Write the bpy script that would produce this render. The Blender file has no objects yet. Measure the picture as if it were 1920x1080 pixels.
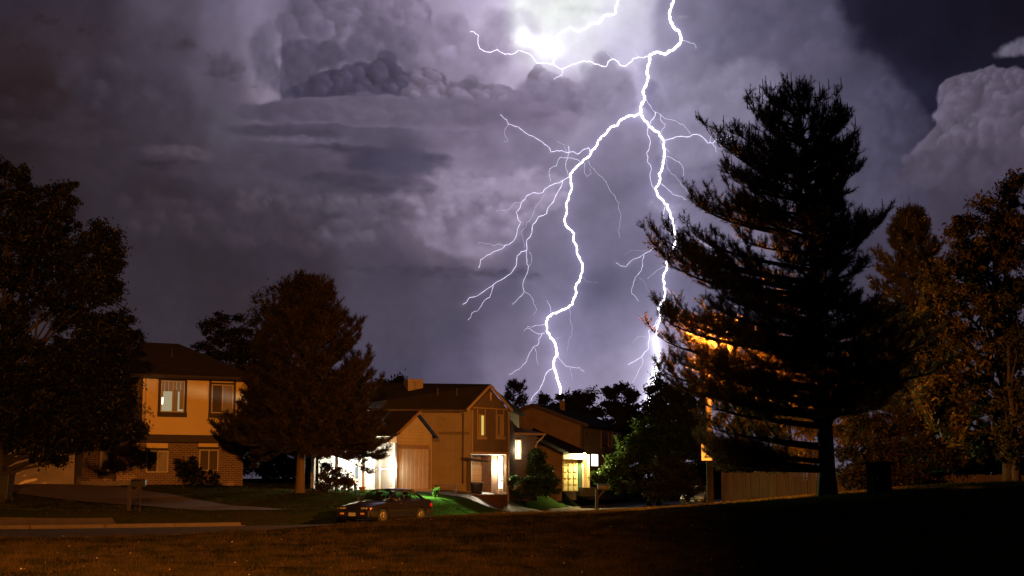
import bpy, math, random
import numpy as np
from mathutils import Vector
random.seed(7)
rng = np.random.default_rng(11)
SC = bpy.context.scene
COL = SC.collection
PI = math.pi
R = math.radians

# ---------------------------------------------------------------- camera (50 mm lens, eye 1.65 m above the grass)
FOC = 2667.0                      # focal length in pixels of a 1920 wide frame
PITCH = math.atan(365.0 / FOC)
EYE = 1.65
CP, SP = math.cos(PITCH), math.sin(PITCH)
cam_d = bpy.data.cameras.new('camera')
cam_d.sensor_width = 36.0
cam_d.lens = 36.0 * FOC / 1920.0
cam_d.clip_start = 0.3
cam_d.clip_end = 20000
cam = bpy.data.objects.new('camera', cam_d)
COL.objects.link(cam)
cam.location = (0, 0, EYE)
cam.rotation_euler = (PI / 2 + PITCH, 0, 0)
SC.camera = cam

def ray(px, py):
    u, v = (px - 960.0) / FOC, (540.0 - py) / FOC
    return Vector((u, CP - v * SP, SP + v * CP))
def at(px, py, Y):
    """point at ground distance Y (m) that a surveyor at the camera sees at px,py"""
    d = ray(px, py)
    return Vector((0, 0, EYE)) + d * (Y / d.y)
def gx(px, Y):
    return (px - 960.0) / FOC * Y

# ---------------------------------------------------------------- materials
def new_mat(name):
    m = bpy.data.materials.new(name)
    m.use_nodes = True
    nt = m.node_tree
    nt.nodes.clear()
    out = nt.nodes.new('ShaderNodeOutputMaterial')
    return m, nt, out
def N(nt, t, **kw):
    n = nt.nodes.new(t)
    for k, v in kw.items():
        if k.startswith('i_'):
            n.inputs[k[2:].replace('_', ' ')].default_value = v
        else:
            setattr(n, k, v)
    return n
def mat(name, col, rough=0.8, var=0.25, scale=3.0, metal=0.0, spec=0.3, bump=0.0, bscale=30.0, stretch=(1, 1, 1), dirt=0.0, coat=0.0):
    m, nt, out = new_mat(name)
    p = N(nt, 'ShaderNodeBsdfPrincipled')
    p.inputs['Roughness'].default_value = rough
    p.inputs['Metallic'].default_value = metal
    p.inputs['Specular IOR Level'].default_value = spec
    p.inputs['Coat Weight'].default_value = coat
    tc = N(nt, 'ShaderNodeTexCoord')
    mp = N(nt, 'ShaderNodeMapping')
    mp.inputs['Scale'].default_value = stretch
    nt.links.new(tc.outputs['Object'], mp.inputs[0])
    no = N(nt, 'ShaderNodeTexNoise')
    no.inputs['Scale'].default_value = scale
    no.inputs['Detail'].default_value = 6
    no.inputs['Roughness'].default_value = 0.65
    nt.links.new(mp.outputs[0], no.inputs['Vector'])
    rp = N(nt, 'ShaderNodeValToRGB')
    a = [max(0, c * (1 - var)) for c in col[:3]] + [1]
    b = [min(1, c * (1 + var)) for c in col[:3]] + [1]
    rp.color_ramp.elements[0].color = a
    rp.color_ramp.elements[1].color = b
    rp.color_ramp.elements[0].position = 0.3
    rp.color_ramp.elements[1].position = 0.7
    nt.links.new(no.outputs[0], rp.inputs[0])
    nt.links.new(rp.outputs[0], p.inputs['Base Color'])
    if bump:
        n2 = N(nt, 'ShaderNodeTexNoise')
        n2.inputs['Scale'].default_value = bscale
        n2.inputs['Detail'].default_value = 4
        nt.links.new(mp.outputs[0], n2.inputs['Vector'])
        bp = N(nt, 'ShaderNodeBump')
        bp.inputs['Strength'].default_value = bump
        bp.inputs['Distance'].default_value = 0.03
        nt.links.new(n2.outputs[0], bp.inputs['Height'])
        nt.links.new(bp.outputs[0], p.inputs['Normal'])
    nt.links.new(p.outputs[0], out.inputs[0])
    return m
def emat(name, col, s):
    m, nt, out = new_mat(name)
    e = N(nt, 'ShaderNodeEmission')
    e.inputs[0].default_value = (*col, 1)
    e.inputs[1].default_value = s
    nt.links.new(e.outputs[0], out.inputs[0])
    return m

# ---------------------------------------------------------------- objects
def tag(o, label=None, cat=None, group=None, kind=None):
    if label: o['label'] = label
    if cat: o['category'] = cat
    if group: o['group'] = group
    if kind: o['kind'] = kind
    return o
def empty(name, loc, label, cat, group=None, rz=0.0):
    o = bpy.data.objects.new(name, None)
    o.location = loc
    o.rotation_euler = (0, 0, rz)
    o.empty_display_size = 0.3
    COL.objects.link(o)
    return tag(o, label, cat, group)
def link_mesh(name, me, m, parent=None, world=True):
    """world=True: the vertices are in world space and are moved into the parent's frame"""
    o = bpy.data.objects.new(name, me)
    COL.objects.link(o)
    if m is not None and not me.materials:
        me.materials.append(m)
    if parent is not None:
        o.parent = parent
        if world:
            bpy.context.view_layer.update()
            o.matrix_parent_inverse = parent.matrix_world.inverted()
    return o
def fast_mesh(name, V, F, n):
    """V (k,3) array, F (m,n) int array of n-gons"""
    me = bpy.data.meshes.new(name)
    V = np.asarray(V, dtype=np.float32)
    F = np.asarray(F, dtype=np.int32)
    me.vertices.add(len(V))
    me.vertices.foreach_set('co', V.ravel())
    me.loops.add(F.size)
    me.loops.foreach_set('vertex_index', F.ravel())
    me.polygons.add(len(F))
    me.polygons.foreach_set('loop_start', np.arange(0, F.size, n, dtype=np.int32))
    me.polygons.foreach_set('loop_total', np.full(len(F), n, dtype=np.int32))
    me.update(calc_edges=True)
    return me
class MB:
    def __init__(s):
        s.v, s.f, s.smooth = [], [], []
    def add(s, vs, fs, smooth=False):
        k = len(s.v)
        s.v += [tuple(v) for v in vs]
        s.f += [tuple(i + k for i in f) for f in fs]
        s.smooth += [smooth] * len(fs)
        return s
    def box(s, x0, x1, y0, y1, z0, z1, T=None):
        vs = [(x, y, z) for x in (x0, x1) for y in (y0, y1) for z in (z0, z1)]
        if T: vs = [T(*v) for v in vs]
        return s.add(vs, [(0, 1, 3, 2), (4, 6, 7, 5), (0, 4, 5, 1), (2, 3, 7, 6), (0, 2, 6, 4), (1, 5, 7, 3)])
    def prism(s, pts, d):
        """closed polygon pts (3-D) extruded by vector d"""
        n = len(pts)
        d = Vector(d)
        vs = [Vector(p) for p in pts] + [Vector(p) + d for p in pts]
        fs = [tuple(range(n))[::-1], tuple(range(n, 2 * n))]
        fs += [(i, (i + 1) % n, n + (i + 1) % n, n + i) for i in range(n)]
        return s.add(vs, fs)
    def tube(s, pts, rs, seg=8, cap=True):
        pts = [Vector(p) for p in pts]
        if not hasattr(rs, '__len__'): rs = [rs] * len(pts)
        vs, fs = [], []
        up = Vector((0.13, 0.21, 0.97)).normalized()
        for i, p in enumerate(pts):
            t = (pts[min(i + 1, len(pts) - 1)] - pts[max(i - 1, 0)]).normalized()
            a = t.cross(up)
            if a.length < 0.1: a = t.cross(Vector((1, 0, 0)))
            a.normalize()
            b = t.cross(a)
            for k in range(seg):
                q = 2 * PI * k / seg
                vs.append(p + (a * math.cos(q) + b * math.sin(q)) * rs[i])
        for i in range(len(pts) - 1):
            for k in range(seg):
                k2 = (k + 1) % seg
                fs.append((i * seg + k, i * seg + k2, (i + 1) * seg + k2, (i + 1) * seg + k))
        s.add(vs, fs, True)
        if cap:
            k = len(s.v) - len(vs)
            s.f += [tuple(k + j for j in range(seg))[::-1], tuple(k + (len(pts) - 1) * seg + j for j in range(seg))]
            s.smooth += [False, False]
        return s
    def lathe(s, c, prof, seg=16, axis='z', T=None):
        """prof: list of (radius, height)"""
        vs, fs = [], []
        for r, h in prof:
            for k in range(seg):
                q = 2 * PI * k / seg
                a, b = r * math.cos(q), r * math.sin(q)
                p = {'z': (a, b, h), 'y': (a, h, b), 'x': (h, a, b)}[axis]
                p = (c[0] + p[0], c[1] + p[1], c[2] + p[2])
                vs.append(T(*p) if T else p)
        for i in range(len(prof) - 1):
            for k in range(seg):
                k2 = (k + 1) % seg
                fs.append((i * seg + k, i * seg + k2, (i + 1) * seg + k2, (i + 1) * seg + k))
        fs.append(tuple(range(seg))[::-1])
        fs.append(tuple((len(prof) - 1) * seg + k for k in range(seg)))
        return s.add(vs, fs, True)
    def build(s, name, m, parent=None, world=True, bevel=0.0):
        me = bpy.data.meshes.new(name)
        me.from_pydata(s.v, [], s.f)
        import bmesh
        bm = bmesh.new(); bm.from_mesh(me)
        bmesh.ops.recalc_face_normals(bm, faces=bm.faces)
        bm.to_mesh(me); bm.free()
        if any(s.smooth):
            me.polygons.foreach_set('use_smooth', s.smooth)
        me.update()
        o = link_mesh(name, me, m, parent, world)
        if bevel:
            b = o.modifiers.new('bevel', 'BEVEL')
            b.width = bevel; b.segments = 2; b.limit_method = 'ANGLE'
        return o
# ================================================================ sky dome with storm clouds
PPD = FOC * math.pi / 180.0
def sk(px, py):
    """direction of a surveyed sky point -> (azimuth, elevation) in sky units of 1/46.5 degree"""
    d = ray(px, py).normalized()
    return math.degrees(math.atan2(d.x, d.y)) * PPD, -math.degrees(math.asin(d.z)) * PPD
def s2l(c):
    c = np.asarray(c, dtype=float) / 255.0
    return np.where(c <= 0.04045, c / 12.92, ((c + 0.055) / 1.055) ** 2.4)
_perm = np.random.default_rng(5).permutation(512)
_perm = np.concatenate([_perm, _perm, _perm])
_ga = np.random.default_rng(6).uniform(0, 2 * np.pi, 512)
def perlin(x, y):
    xi = np.floor(x).astype(int); yi = np.floor(y).astype(int)
    xf, yf = x - xi, y - yi
    u, v = xf ** 3 * (xf * (xf * 6 - 15) + 10), yf ** 3 * (yf * (yf * 6 - 15) + 10)
    def g(ix, iy, dx, dy):
        a = _ga[_perm[_perm[ix & 511] + (iy & 511)] & 511]
        return np.cos(a) * dx + np.sin(a) * dy
    a = g(xi, yi, xf, yf); b = g(xi + 1, yi, xf - 1, yf)
    c = g(xi, yi + 1, xf, yf - 1); d = g(xi + 1, yi + 1, xf - 1, yf - 1)
    return (a + u * (b - a)) + v * ((c + u * (d - c)) - (a + u * (b - a)))
def fbm(x, y, s, octv=6, gain=0.5, seed=0.0, mode=0):
    t, amp, tot = 0, 1.0, 0.0
    for i in range(octv):
        n = perlin(x / s + seed + 17.3 * i, y / s + seed * 1.7 + 9.1 * i)
        if mode == 1: n = 0.55 - np.abs(n) * 2.2        # billows: round lobes with sharp creases
        t = t + n * amp
        tot += amp; amp *= gain; s = s / 2.03
    return t / tot
_wj = np.random.default_rng(8).uniform(0.12, 0.88, (2, 512))
def worley(x, y):
    xi = np.floor(x).astype(int); yi = np.floor(y).astype(int)
    acc = np.zeros(x.shape)
    for ox in (-1, 0, 1):
        for oy in (-1, 0, 1):
            h = _perm[_perm[(xi + ox) & 511] + ((yi + oy) & 511)] & 511
            d2 = (xi + ox + _wj[0][h] - x) ** 2 + (yi + oy + _wj[1][h] - y) ** 2
            acc += np.exp(-9.0 * d2)
    return np.clip(1 + np.log(acc + 1e-9) / 9.0, -0.5, 1.2)   # soft 1 - F1^2: round puffs with creases between them
def puffs(x, y, s, octv=4, gain=0.5, seed=0.0):
    wx = perlin(x / s * .9 + seed, y / s * .9 + 3.1) * s * .35
    wy = perlin(x / s * .9 + seed + 40.2, y / s * .9 + 8.7) * s * .35
    x, y = x + wx, y + wy
    t, amp, tot = 0, 1.0, 0.0
    for i in range(octv):
        t = t + (worley(x / s + seed + 13.7 * i, y / s + seed * 1.9 + 5.3 * i) - .62) * amp
        tot += amp; amp *= gain; s = s / 2.1
    return t / tot
def smooth(a, b, x):
    t = np.clip((x - a) / (b - a), 0, 1)
    return t * t * (3 - 2 * t)

ANCH = [  # surveyed sky colours: px, py, r, g, b
 (0,0,56,48,60),(160,0,60,52,65),(320,0,84,76,92),(420,0,98,90,110),(490,10,116,107,130),(580,20,94,86,106),(680,10,108,99,121),(800,10,150,138,162),(880,0,170,156,186),(930,20,196,184,212),
 (1000,10,196,192,204),(1080,40,186,186,190),(1160,30,200,196,214),(1230,40,168,162,188),(1310,20,118,113,140),(1400,20,84,81,106),(1480,20,62,60,84),(1560,20,36,34,54),(1680,30,29,27,44),(1800,40,26,24,38),(1919,10,25,22,35),
 (0,70,54,42,48),(150,70,60,50,60),(300,90,72,64,78),(430,80,100,91,110),(500,90,122,112,134),(700,90,108,99,120),(780,80,128,117,140),(860,90,152,140,166),(930,90,180,168,196),(1020,80,200,196,208),(1100,90,214,210,224),(1170,90,184,176,204),(1300,100,132,126,152),(1400,100,96,92,116),(1500,100,62,59,82),(1600,100,38,35,56),(1750,100,29,27,44),(1900,120,30,27,42),
 (0,160,50,37,41),(80,180,49,36,38),(180,160,57,47,57),(300,170,66,58,72),(420,160,84,76,92),(500,160,124,113,132),(640,160,68,62,80),(760,150,100,92,112),(860,150,134,122,146),(960,150,166,154,180),(1060,150,166,156,182),(1160,150,150,142,168),(1300,170,134,127,154),(1400,170,108,102,126),(1500,170,80,76,98),(1600,170,66,62,84),(1700,170,42,40,62),(1740,200,36,34,56),
 (0,230,48,37,43),(150,230,55,45,53),(300,230,67,60,72),(420,225,84,77,92),(560,230,80,73,90),(700,230,86,79,98),(850,230,112,101,124),(950,230,124,113,138),(1060,230,134,124,148),(1160,230,120,112,136),(1300,230,128,121,148),(1400,230,112,106,130),(1700,250,62,59,80),
 (0,300,46,36,41),(200,290,58,49,57),(330,300,66,57,68),(450,300,72,64,78),(600,300,72,65,82),(750,300,76,70,90),(900,290,110,100,122),(1000,290,114,105,128),(1120,300,112,104,128),(1300,300,118,110,134),(1700,320,66,61,82),
 (100,380,50,41,47),(300,360,56,46,54),(450,380,62,54,64),(600,390,68,61,76),(700,380,86,78,95),(800,360,118,106,128),(900,350,124,113,134),(1000,340,128,118,142),(1120,380,108,101,126),(1200,360,108,102,128),(1300,400,116,110,136),(1620,360,70,66,86),(1700,400,72,66,85),(1800,400,72,65,83),
 (250,450,55,47,55),(400,450,55,46,54),(550,450,60,52,62),(700,460,76,68,84),(800,460,96,86,104),(900,460,118,107,126),(1000,450,108,100,124),(1120,460,104,98,124),(1200,450,104,98,124),(1650,440,66,61,80),
 (250,540,57,49,57),(400,540,57,48,56),(560,500,62,54,65),(750,520,72,65,82),(850,530,80,73,92),(960,540,90,83,108),(1030,530,108,102,128),(1130,540,90,86,112),(1200,540,104,100,126),(1300,560,100,96,122),
 (300,620,60,52,61),(450,600,60,50,58),(750,620,76,69,86),(850,620,80,74,94),(960,630,104,96,120),(1120,640,112,106,134),(1190,620,110,104,132),
 (750,700,74,68,88),(850,700,90,82,105),(950,690,116,106,132),(1130,700,132,124,150),(1190,700,150,142,170),(1350,680,110,104,130),
 (300,760,62,54,64),(800,760,82,76,96),(960,760,120,112,138),(1120,760,134,126,152),(1700,560,70,64,82),(1800,640,74,66,82),(1000,820,100,92,112),(1500,700,84,76,94),
]
# lightning channels: (points, radius m, brightness).  zt / zb: coordinates of two survey sheets
def zt(pts): return [(840 + x / 2.7, y / 2.7) for x, y in pts]
def zb(pts): return [(840 + x / 2.7, 380 + y / 2.7) for x, y in pts]
TRUNK = zt([(1142,-60),(1140,-10),(1132,30),(1120,75),(1122,95),(1137,130),(1150,150),(1168,155),(1180,190),(1170,225),(1150,243),(1120,258),(1098,275),(1070,265),(1040,268),(1018,280),(1020,310),(1010,350),(1015,390),(1005,425),(990,455),(996,490),(985,520),(975,548),(975,575)])
RIGHT = zt([(975,575),(985,595),(1010,622),(1035,650),(1065,668),(1085,700),(1095,715),(1090,745),(1098,775),(1090,815),(1085,850),(1068,880),(1070,920),(1050,955),(1060,985),(1090,1015),(1112,1040)]) + zb([(1110,8),(1125,50),(1140,90),(1145,130),(1150,180),(1148,210),(1124,260),(1105,300),(1108,335),(1090,370),(1095,410),(1100,450),(1095,490),(1070,520),(1070,560),(1065,610),(1055,660),(1050,690)])
RLOW = zb([(1050,690),(1055,730),(1064,770),(1056,820),(1046,870),(1036,920),(1020,975),(1000,1040)])
LEFT = zt([(975,575),(945,588),(905,590),(870,612),(858,635),(822,645),(805,672),(775,692),(760,712),(748,745),(725,765),(710,795),(680,820),(650,845),(620,880),(622,900),(628,950),(612,990),(600,1024)]) + zb([(600,20),(598,60),(590,95),(610,130),(638,155),(635,195),(652,225),(655,260),(675,300),(680,330),(672,370),(665,395),(645,430),(650,455),(635,490),(630,515),(610,530),(565,550),(530,560),(505,580),(497,600),(500,650),(520,685),(535,700),(548,735),(552,770),(535,810),(545,860),(555,900),(568,940),(572,1010),(580,1060)])
UPPER = zt([(866,-60),(860,-10),(848,40),(850,65),(835,72),(800,75),(780,95),(760,118),(720,122),(690,145),(670,155),(620,140),(580,160),(555,180),(545,205),(530,225)])
BR = [  # (points, radius, strength)
 (zt([(1018,285),(960,290),(940,295),(915,320),(900,335),(870,330),(850,305),(830,300),(800,338),(760,325),(720,310),(685,308),(650,322),(610,335),(580,350),(540,330),(505,320),(450,320),(435,300),(420,280),(390,265),(355,255),(320,275),(290,275),(250,250),(215,265),(180,258),(160,245),(152,200),(155,180),(130,160),(112,158)]),1.45,3.2),
 (zt([(580,350),(575,380),(550,390),(535,400)]),1.3,2.2),
 (zt([(830,300),(810,275),(805,265)]),.8,1.3),(zt([(900,335),(893,352)]),.7,1.2),(zt([(960,290),(950,258)]),.7,1.3),(zt([(685,305),(670,292),(650,290)]),.6,1.2),(zt([(250,250),(245,232)]),.6,1.0),
 (zt([(530,325),(545,290),(530,255),(532,225)]),2.0,4),
 (zt([(1185,205),(1215,212),(1245,220),(1255,245)]),.9,1.6),
 (zt([(1140,115),(1165,138),(1168,155)]),.6,.9),
 (zt([(1005,500),(1020,530),(1050,568),(1075,580),(1100,600),(1150,610),(1190,630),(1210,655),(1228,680)]),.8,1.3),
 (zt([(1050,568),(1040,600),(1020,630),(1010,660),(1020,700),(1020,740),(1005,775),(1010,820),(1030,860),(1030,930),(1045,955)]),1.2,2.0),
 (zt([(1075,580),(1075,605),(1100,630),(1085,655),(1070,680),(1075,720),(1095,740),(1120,770)]),.9,1.5),
 (zt([(1100,710),(1140,700),(1180,690),(1220,692),(1260,680),(1290,695),(1315,725),(1340,725),(1360,705),(1400,698),(1430,690),(1440,715)]),1.3,2.2),
 (zt([(1325,722),(1332,690),(1338,665)]),.8,1.3),(zt([(1340,728),(1355,745),(1358,770)]),.9,1.6),
 (zt([(1105,790),(1140,805),(1170,820),(1190,850),(1192,890)]),.8,1.3),
 (zt([(1105,800),(1110,850),(1130,880),(1165,910),(1180,935),(1215,975),(1250,1005)]),.8,1.2),
 (zt([(1080,930),(1120,965),(1160,990),(1205,1012)]),1.0,1.6),
 (zt([(720,768),(712,748),(690,755),(655,780),(635,768),(600,772),(550,762),(520,770),(510,745),(470,715),(430,690),(395,675),(370,655),(340,640),(305,628),(295,605),(265,580)]),1.15,1.9),
 (zt([(305,628),(290,650),(290,690),(305,710),(282,718)]),.7,1.1),
 (zt([(600,772),(590,735),(550,713)]),.7,1.0),
 (zt([(600,797),(570,795),(550,840),(515,855),(515,890),(520,920)]),.9,1.3),
 (zt([(610,740),(605,800),(640,805),(665,815),(685,822)]),1.1,1.7),
 (zt([(605,800),(595,835),(605,870),(612,890)]),.9,1.3),
 (zt([(710,815),(740,855),(770,890),(800,920),(820,965),(850,1010),(868,1026)]) + zb([(872,50),(870,100),(860,140),(868,180)]),.7,.85),
 (zt([(690,825),(690,860),(705,895),(725,880),(715,855)]),.8,1.2),
 (zt([(615,893),(580,915),(540,930),(515,940),(480,975),(430,975),(395,995),(375,1022)]) + zb([(345,50),(368,100),(350,150),(325,200),(290,215),(255,240),(200,265),(165,290),(155,330)]),1.1,1.8),
 (zb([(290,215),(260,208),(230,218),(190,208),(150,205)]),.7,1.0),
 (zt([(578,915),(570,950),(545,990),(530,1026)]) + zb([(500,55),(460,70),(430,110),(425,150),(398,190),(400,240),(350,270),(345,320),(300,370),(230,415),(180,450),(110,480),(75,515)]),1.15,1.9),
 (zb([(230,420),(210,480),(170,520),(120,560),(100,595)]),.9,1.3),
 (zb([(400,230),(400,290),(408,325),(400,360),(382,400),(385,450),(360,480),(325,515)]),1.0,1.5),
 (zb([(412,250),(425,285),(412,320)]),.8,1.2),
 (zb([(385,450),(430,490),(440,520),(450,540),(432,568)]),.75,1.1),
 (zt([(518,940),(490,985),(460,1026)]) + zb([(430,60),(400,100),(370,150),(380,190),(385,230)]),.7,.9),
 (zt([(375,1022),(340,1025),(310,1060),(275,1065),(243,1070)]),.7,1.0),
 (zb([(490,660),(460,665),(430,650),(400,635),(385,650)]),.8,1.3),
 (zb([(492,615),(440,622),(400,628)]),.8,1.3),
 (zb([(478,660),(460,690),(455,720),(430,735),(405,780),(380,820),(330,860),(310,870)]),.95,1.6),
 (zb([(440,735),(448,790),(455,820)]),.8,1.2),
 (zb([(552,770),(580,810),(600,830),(640,835),(665,835),(690,855)]),.9,1.5),(zb([(620,835),(625,870),(632,895)]),.6,.9),
 (zb([(530,840),(500,860),(485,900),(470,930),(440,970),(420,1005)]),1.2,2.0),
 (zb([(520,555),(515,520),(500,495)]),.8,1.4),
 (zb([(615,535),(620,600),(630,640),(610,700),(603,750)]),.55,.75),
 (zb([(680,375),(700,398),(760,405)]),.5,.6),
 (zb([(545,690),(575,683)]),.7,1.0),
 (zb([(1090,205),(1070,215),(1030,235),(1000,255),(960,280),(900,325),(870,318),(850,303)]),1.0,1.5),
 (zb([(992,265),(985,320),(965,360),(940,400),(930,460),(965,500)]),.9,1.3),
 (zb([(965,380),(1000,410),(1025,460)]),.5,.7),(zb([(1000,240),(930,240),(892,262)]),.5,.7),
 (zb([(1100,320),(1050,350),(1010,385)]),.7,1.1),
 (zb([(1065,590),(1050,620),(1015,650),(1020,690),(1015,740),(980,780),(940,805),(910,820)]),1.4,2.2),
 (zb([(1050,625),(1030,665),(1012,720)]),1.0,1.5),
 (zb([(1005,680),(960,680),(932,710)]),.8,1.2),(zb([(985,785),(965,850),(935,910)]),.9,1.4),
 (zb([(1105,430),(1130,460),(1150,510),(1140,530),(1100,510)]),.8,1.3),(zb([(1130,450),(1172,480)]),.6,.9),
 (zb([(1148,110),(1155,130),(1180,155),(1230,180),(1290,205),(1340,232),(1388,258)]),1.0,1.7),
 (zb([(1100,20),(1090,60),(1100,110),(1115,150),(1145,175)]),1.1,1.8),
 (zb([(1050,830),(1015,890),(1000,940),(992,1000)]),1.5,2.4),
]
def seg_dist(U, V, pts, w):
    """distance from every sky point to a channel"""
    best = np.full(U.shape, 1e9)
    P = [sk(*p) for p in pts]
    for (x0, y0), (x1, y1) in zip(P[:-1], P[1:]):
        m = (U > min(x0, x1) - w) & (U < max(x0, x1) + w) & (V > min(y0, y1) - w) & (V < max(y0, y1) + w)
        if not m.any(): continue
        dx, dy = x1 - x0, y1 - y0
        u, v = U[m], V[m]
        t = np.clip(((u - x0) * dx + (v - y0) * dy) / (dx * dx + dy * dy + 1e-9), 0, 1)
        best[m] = np.minimum(best[m], np.hypot(u - x0 - t * dx, v - y0 - t * dy))
    return best

def cloud_colours(U, V):
    acc = np.zeros(U.shape + (3,)); wt = np.full(U.shape, 1e-30); near = np.zeros(U.shape)
    # gentle warp so the colour regions never look like gaussians
    wx = fbm(U, V, 200, 5, seed=1.3) * 60; wy = fbm(U, V, 200, 5, seed=4.1) * 50
    Uw, Vw = U + wx, V + wy
    for px, py, r, g, b in ANCH:
        a, e = sk(px, py)
        d2 = (Uw - a) ** 2 + (Vw - e) ** 2
        w = 1.0 / (d2 + 38.0 ** 2) ** 2.2
        near = np.maximum(near, np.exp(-d2 / (2 * 260.0 ** 2)))
        acc += w[..., None] * s2l((r, g, b)); wt += w
    base = acc / wt[..., None]
    far = smooth(0.02, .5, near)[..., None]
    base = base * far + s2l((26, 23, 34)) * (1 - far)
    # relief: billows embossed from the flash side
    fx, fy = sk(1015, 70)
    dx, dy = fx - U, fy - V
    dl = np.hypot(dx, dy) + 1
    dx, dy = dx / dl, dy / dl
    def emboss(s, octv, seed, off, xs=1.0, gain=.45):
        a = puffs(U * xs, V, s, octv, gain, seed); b = puffs((U + dx * off) * xs, V + dy * off, s, octv, gain, seed)
        return (a - b) * s / off * .5
    amt = smooth(40, 700, V + 1900 * 0)  # placeholder gradient
    X, Y = U, V
    def reg(px, py, rx, ry):
        a, e = sk(px, py)
        return np.exp(-(((X - a) / rx) ** 2 + ((Y - e) / ry) ** 2))
    cum = 0.9 * reg(700, 150, 320, 150) + 0.9 * reg(1000, 190, 250, 140) + 1.0 * reg(860, 400, 210, 110) + .7 * reg(520, 390, 160, 80) + .7 * reg(1820, 270, 150, 150) + .5 * reg(1400, 220, 300, 140) + .45 * reg(150, 160, 250, 150) + .5 * reg(1250, 330, 200, 100) + .45 * reg(1650, 420, 250, 90)
    strat = .8 * reg(450, 280, 420, 70) + .5 * reg(800, 260, 300, 70) + .4 * reg(250, 400, 300, 130)
    rel = emboss(150, 4, 2.2, 26, 1.0, .34)
    rel2 = emboss(100, 4, 9.2, 18, .45)
    lum = 1 + np.clip(cum, 0, 1.1) * rel * .40 + strat * rel2 * .22 + fbm(U * .5, V, 120, 5, seed=3.3) * .22
    base = base * np.clip(lum, .5, 1.6)[..., None]
    # cloud bodies with lobed edges: ellipses, colour at left / right, edge softness, lobe size, rim light
    PU, PV = U[0], -V[:, 0]           # separable axes (V decreases with elevation)
    NF = fbm(U, V, 26, 5, .6, seed=55)
    NF2 = fbm(U, V, 70, 3, .5, seed=56)
    prng = np.random.default_rng(77)
    def puff(u0, v0, rx, ry, col, k, op, soft):
        nonlocal base
        pad = 1.45
        i0, i1 = np.searchsorted(PU, [u0 - rx * pad, u0 + rx * pad]); j0, j1 = np.searchsorted(PV, [-v0 - ry * pad, -v0 + ry * pad])
        if i1 - i0 < 2 or j1 - j0 < 2: return
        sl = (slice(j0, j1), slice(i0, i1))
        x, y = (U[sl] - u0) / rx, (V[sl] - v0) / ry
        q = np.hypot(x, y) * (1 - NF[sl] * .55 - NF2[sl] * .35)
        m = smooth(1.0, 1.0 - soft, q) * op
        lx, ly = fx - u0, fy - v0 - 160
        l = math.hypot(lx, ly) + 1
        d = np.clip((x * lx + y * ly) / l, -1.1, 1.1)
        m = m * np.clip(.72 + .45 * d, .12, 1)      # a puff melts into the cloud on its shadow side
        sh = 1 + k * (d * .9 + .1) + NF[sl] * k * .8
        base[sl] = base[sl] * (1 - m[..., None]) + col * np.clip(sh, .5, 1.7)[..., None] * m[..., None]
    def body(els, ca, cb, soft=.07, lob=60, amp=.5, rim=.25, op=1.0, top=0.0, seed=0.0, fadeb=None, xs=1.0):
        C = [(*sk(px, py), rx, ry) for px, py, rx, ry in els]
        pad = 90 + lob
        xa, xb = min(c[0] - c[2] for c in C), max(c[0] + c[2] for c in C)
        ya, yb = min(c[1] - c[3] for c in C), max(c[1] + c[3] for c in C)
        k = (U > xa - pad) & (U < xb + pad) & (V > ya - pad) & (V < yb + pad)
        if not k.any(): return
        u, v, bs, ddx, ddy = U[k], V[k], base[k], dx[k], dy[k]
        f = np.full(u.shape, -9.0)
        for a, e, rx, ry in C:
            q = 1 - np.hypot((u - a) / rx, (v - e) / ry)
            q = q * min(rx, ry) / 50.0
            f = np.logaddexp(f * 8, q * 8) / 8
        n = puffs(u * xs, v, lob, 4, .42, seed)
        fr = fbm(u * xs, v, lob * .5, 5, .6, seed + 3)
        f = f + (n * .9 + fr * .5) * amp * lob / 60.0
        m = smooth(0, soft * .6, f) * min(1, op * 1.1)
        if fadeb:
            _, e = sk(960, fadeb[0]); _, e2 = sk(960, fadeb[1])
            m = m * (1 - smooth(e, e2, v + fr * 25))
        t = np.clip((u - xa) / (xb - xa), 0, 1)[..., None]
        c = s2l(ca) * (1 - t) + s2l(cb) * t
        off = lob * .18
        n2 = puffs((u + ddx * off) * xs, v + ddy * off, lob, 4, .42, seed)
        fa = fbm(u * xs, v, lob * 1.6, 3, .38, seed + 21); fb = fbm((u + ddx * off) * xs, v + ddy * off, lob * 1.6, 3, .38, seed + 21)
        sh = 1 + (n - n2) * rim * 1.2 + (fa - fb) * rim * 4.0 + fa * .4 + fr * .10 + (rim * .5 + top) * np.exp(-np.clip(f, 0, 9) * 9)
        col = c * np.clip(sh, .55, 1.7)[..., None]
        base[k] = bs * (1 - m[..., None]) + col * m[..., None]
        # painter's puffs, far ones (top) first
        P = []
        for a, e, rx, ry in (C if max(c[2] for c in C) > 29 else []):
            rr = max(6.0, min(lob * .42, min(rx, ry) * .75))
            nn = int(min(70, 2.2 * rx * ry / rr ** 2 + 3))
            for _ in range(nn):
                th, q = prng.uniform(0, 2 * np.pi), prng.uniform(0.1, .98) ** .6
                r = rr * prng.uniform(.45, 1.15)
                P.append((e + ry * q * math.sin(th), a + rx * q * math.cos(th), r))
        P.sort()
        flat = 2.3 if xs < .75 else 1.1
        for v0, u0, r in P:
            if fadeb:
                e = sk(960, fadeb[0])[1]
                if v0 > e: continue
            tt = min(max((u0 - xa) / (xb - xa), 0), 1)
            puff(u0, v0, r * flat, r, (s2l(ca) * (1 - tt) + s2l(cb) * tt) * prng.uniform(.84, 1.10), rim * 1.6 * (.5 if flat > 2 else 1), min(1, op * (.5 if flat > 2 else 1.0)), .34 if soft < .3 else .7)
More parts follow.
